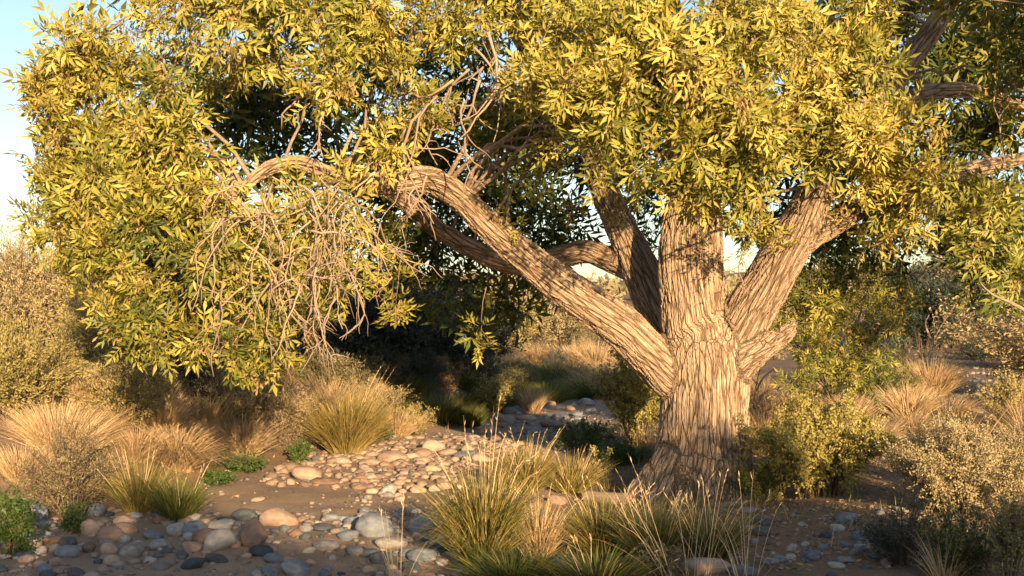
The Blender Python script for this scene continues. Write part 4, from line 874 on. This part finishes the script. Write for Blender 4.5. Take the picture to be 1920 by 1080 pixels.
# pebbles, too many to count
import bmesh
bm = bmesh.new(); bmesh.ops.create_icosphere(bm, subdivisions=1, radius=1.0); IV = np.array([v.co[:] for v in bm.verts]); IF = np.array([[v.index for v in f.verts] for f in bm.faces]); bm.free()
bm = bmesh.new(); bmesh.ops.create_icosphere(bm, subdivisions=2, radius=1.0); IV2 = np.array([v.co[:] for v in bm.verts]); IF2 = np.array([[v.index for v in f.verts] for f in bm.faces]); bm.free()
def pebbles(name, n, xr, yr, keep, smin, smax, m_, label, IV=IV, IF=IF, pw=2.5):
    x = rng.uniform(*xr, n); y = rng.uniform(*yr, n); kq = rng.random(n) < keep(x, y); x, y = x[kq], y[kq]; n = len(x)
    s = smin + (smax - smin) * rng.random(n) ** pw; a = rng.uniform(0, 6.28, n)
    V = IV[None] * (1 + rng.normal(0, .12, (n, len(IV), 1))) * np.stack([s, s * rng.uniform(.6, .95, n), s * rng.uniform(.35, .65, n)], -1)[:, None]
    c_, s_ = np.cos(a)[:, None], np.sin(a)[:, None]; V = np.stack([V[..., 0] * c_ - V[..., 1] * s_, V[..., 0] * s_ + V[..., 1] * c_, V[..., 2]], -1)
    V = V + np.stack([x, y, H(x, y) + s * .15], -1)[:, None]
    b = Bag(); b.add(V.reshape(-1, 3), (IF[None] + np.arange(n)[:, None, None] * len(IV)).reshape(-1, 3), np.repeat(rng.random(n), len(IV)))
    o = b.build(name, m_, None, True, kind='stuff'); o['label'] = label; o['category'] = 'pebbles'
def peb_mat(name, stops):
    m, nt, out = mat(name); a = N(nt, 'ShaderNodeAttribute', attribute_name='tint'); c = ramp(nt, stops, a.outputs['Fac']); p = N(nt, 'ShaderNodeBsdfPrincipled', Roughness=.8)
    nt.links.new(c, p.inputs['Base Color']); nt.links.new(p.outputs[0], out.inputs[0]); return m
pm = peb_mat('mixed pebbles', [(0, (.06, .07, .075)), (.3, (.14, .135, .13)), (.55, (.22, .17, .135)), (.8, (.27, .19, .14)), (1, (.33, .30, .27))])
sandpatch = lambda x, y: ((x / y * F + 960 > 400) & (x / y * F + 960 < 640) & (y > 12.3) & (y < 14.6))
pebbles('pebbles', 9000, (-6, 2.2), (9, 26), lambda x, y: bed(x, y) * np.where(sandpatch(x, y), .05, .8) * (.4 + 1.2 * np.clip(fbm(x * .8, y * .8, 40, 2) + .4, 0, 1)), .012, .05, pm, 'mixed small pebbles strewn between the cobbles of the dry wash')
pm2 = peb_mat('tan cobbles', [(0, (.14, .098, .072)), (.5, (.25, .178, .13)), (1, (.34, .26, .20))])
pebbles('gravel', 900, (-3.2, .2), (14.2, 19.5), lambda x, y: bed(x, y) * .8, .045, .10, pm2, 'packed tan cobbles on the sunlit gravel bar below the bank', IV2, IF2, 1.5)
pebbles('gravel', 520, (-5.5, -.2), (9.2, 12.4), lambda x, y: bed(x, y) * .8 * (fbm(x * .8, y * .8, 60, 2) > -.25), .035, .08, pm, 'packed grey cobbles between the larger stones of the shaded wash', IV2, IF2, 1.5)
pebbles('gravel', 2600, (1.6, 4.8), (9, 13), lambda x, y: .8 * np.ones_like(x) * (.2 + 1.2 * np.clip(fbm(x * .9, y * .9, 44, 2) + .4, 0, 1)), .01, .035, pm, 'mixed gravel on the shaded stony flat under the shrubs')
pebbles('gravel', 2600, (6, 16), (18, 40), lambda x, y: .7 * (np.abs(x / y - .40) < .07), .03, .13, pm, 'grey gravel bed showing between the shrubs far behind the young ash')

# leaf litter and broken twigs
n = 9000; x = rng.uniform(-6, 7, n); y = rng.uniform(9, 20, n); kq = rng.random(n) < (1 - .85 * bed(x, y)); x, y = x[kq], y[kq]; n = len(x)
c = np.stack([x, y, H(x, y) + .012], -1); t1 = unit(rng.normal(size=(n, 3)) * [1, 1, .35]) * rng.uniform(.02, .05, n)[:, None]; t2 = unit(np.cross(t1, rng.normal(size=(n, 3)) * [.5, .5, 1])) * .010
lb_ = Bag(); V = np.stack([c - t1, c + t2, c + t1, c - t2], 1); lb_.add(V.reshape(-1, 3), np.arange(n * 4).reshape(-1, 4), np.repeat(rng.random(n), 4)); o = lb_.build('leaf_litter', M['litter'], None, kind='stuff'); o['label'] = 'brown fallen leaves and twigs littering the ground'; o['category'] = 'leaf litter'
# sparse short grass over the banks
n = 14000; x = rng.uniform(-14, 14, n); y = rng.uniform(9.5, 34, n); kq = rng.random(n) < (1 - bed(x, y)) * np.clip(.35 + 1.5 * fbm(x * .5, y * .5, 50, 3), 0, 1) * ((x / y > -.5) & (x / y < .5)); x, y = x[kq], y[kq]; n = len(x)
c = np.stack([x, y, H(x, y) - .01], -1); nb2 = 5; gb = Bag()
c = np.repeat(c, nb2, 0) + rng.normal(size=(n * nb2, 3)) * [.05, .05, 0]; m = len(c); hh = rng.uniform(.06, .24, m); tl = rng.normal(size=(m, 2)) * .3
tipv = c + np.stack([tl[:, 0] * hh, tl[:, 1] * hh, hh], -1); sd = unit(rng.normal(size=(m, 3)) * [1, 1, 0]) * .005
V = np.stack([c - sd, c + sd, tipv], 1); gb.add(V.reshape(-1, 3), np.arange(m * 3).reshape(-1, 3), np.repeat(np.clip(rng.normal(.6, .3, m), 0, 1), 3)); o = gb.build('short_grass', M['grass'], None, kind='stuff'); o['label'] = 'sparse short dry grass growing over the banks'; o['category'] = 'grass'

# pale fallen logs at the roots
for lbl, pts in [('pale fallen log lying beside the ash roots', [(1095, 915, 13.6, 11), (1130, 908, 13.5, 13), (1172, 900, 13.45, 12)]), ('short pale branch on the ground in front of the ash roots', [(1340, 948, 13.0, 6), (1375, 942, 13.05, 7), (1412, 935, 13.1, 5)])]:
    r = chain(pts, 10); r[:, 2] = H(r[:, 0], r[:, 1]) + r[:, 3] * .6; t = thing('fallen_log', lbl, 'log', r[0, :3]); b = Bag(); V, fs = tube(r[:, :3] - r[0, :3], r[:, 3], 10, True); b.add(V, fs); b.build('wood', M['limb'], t, True)
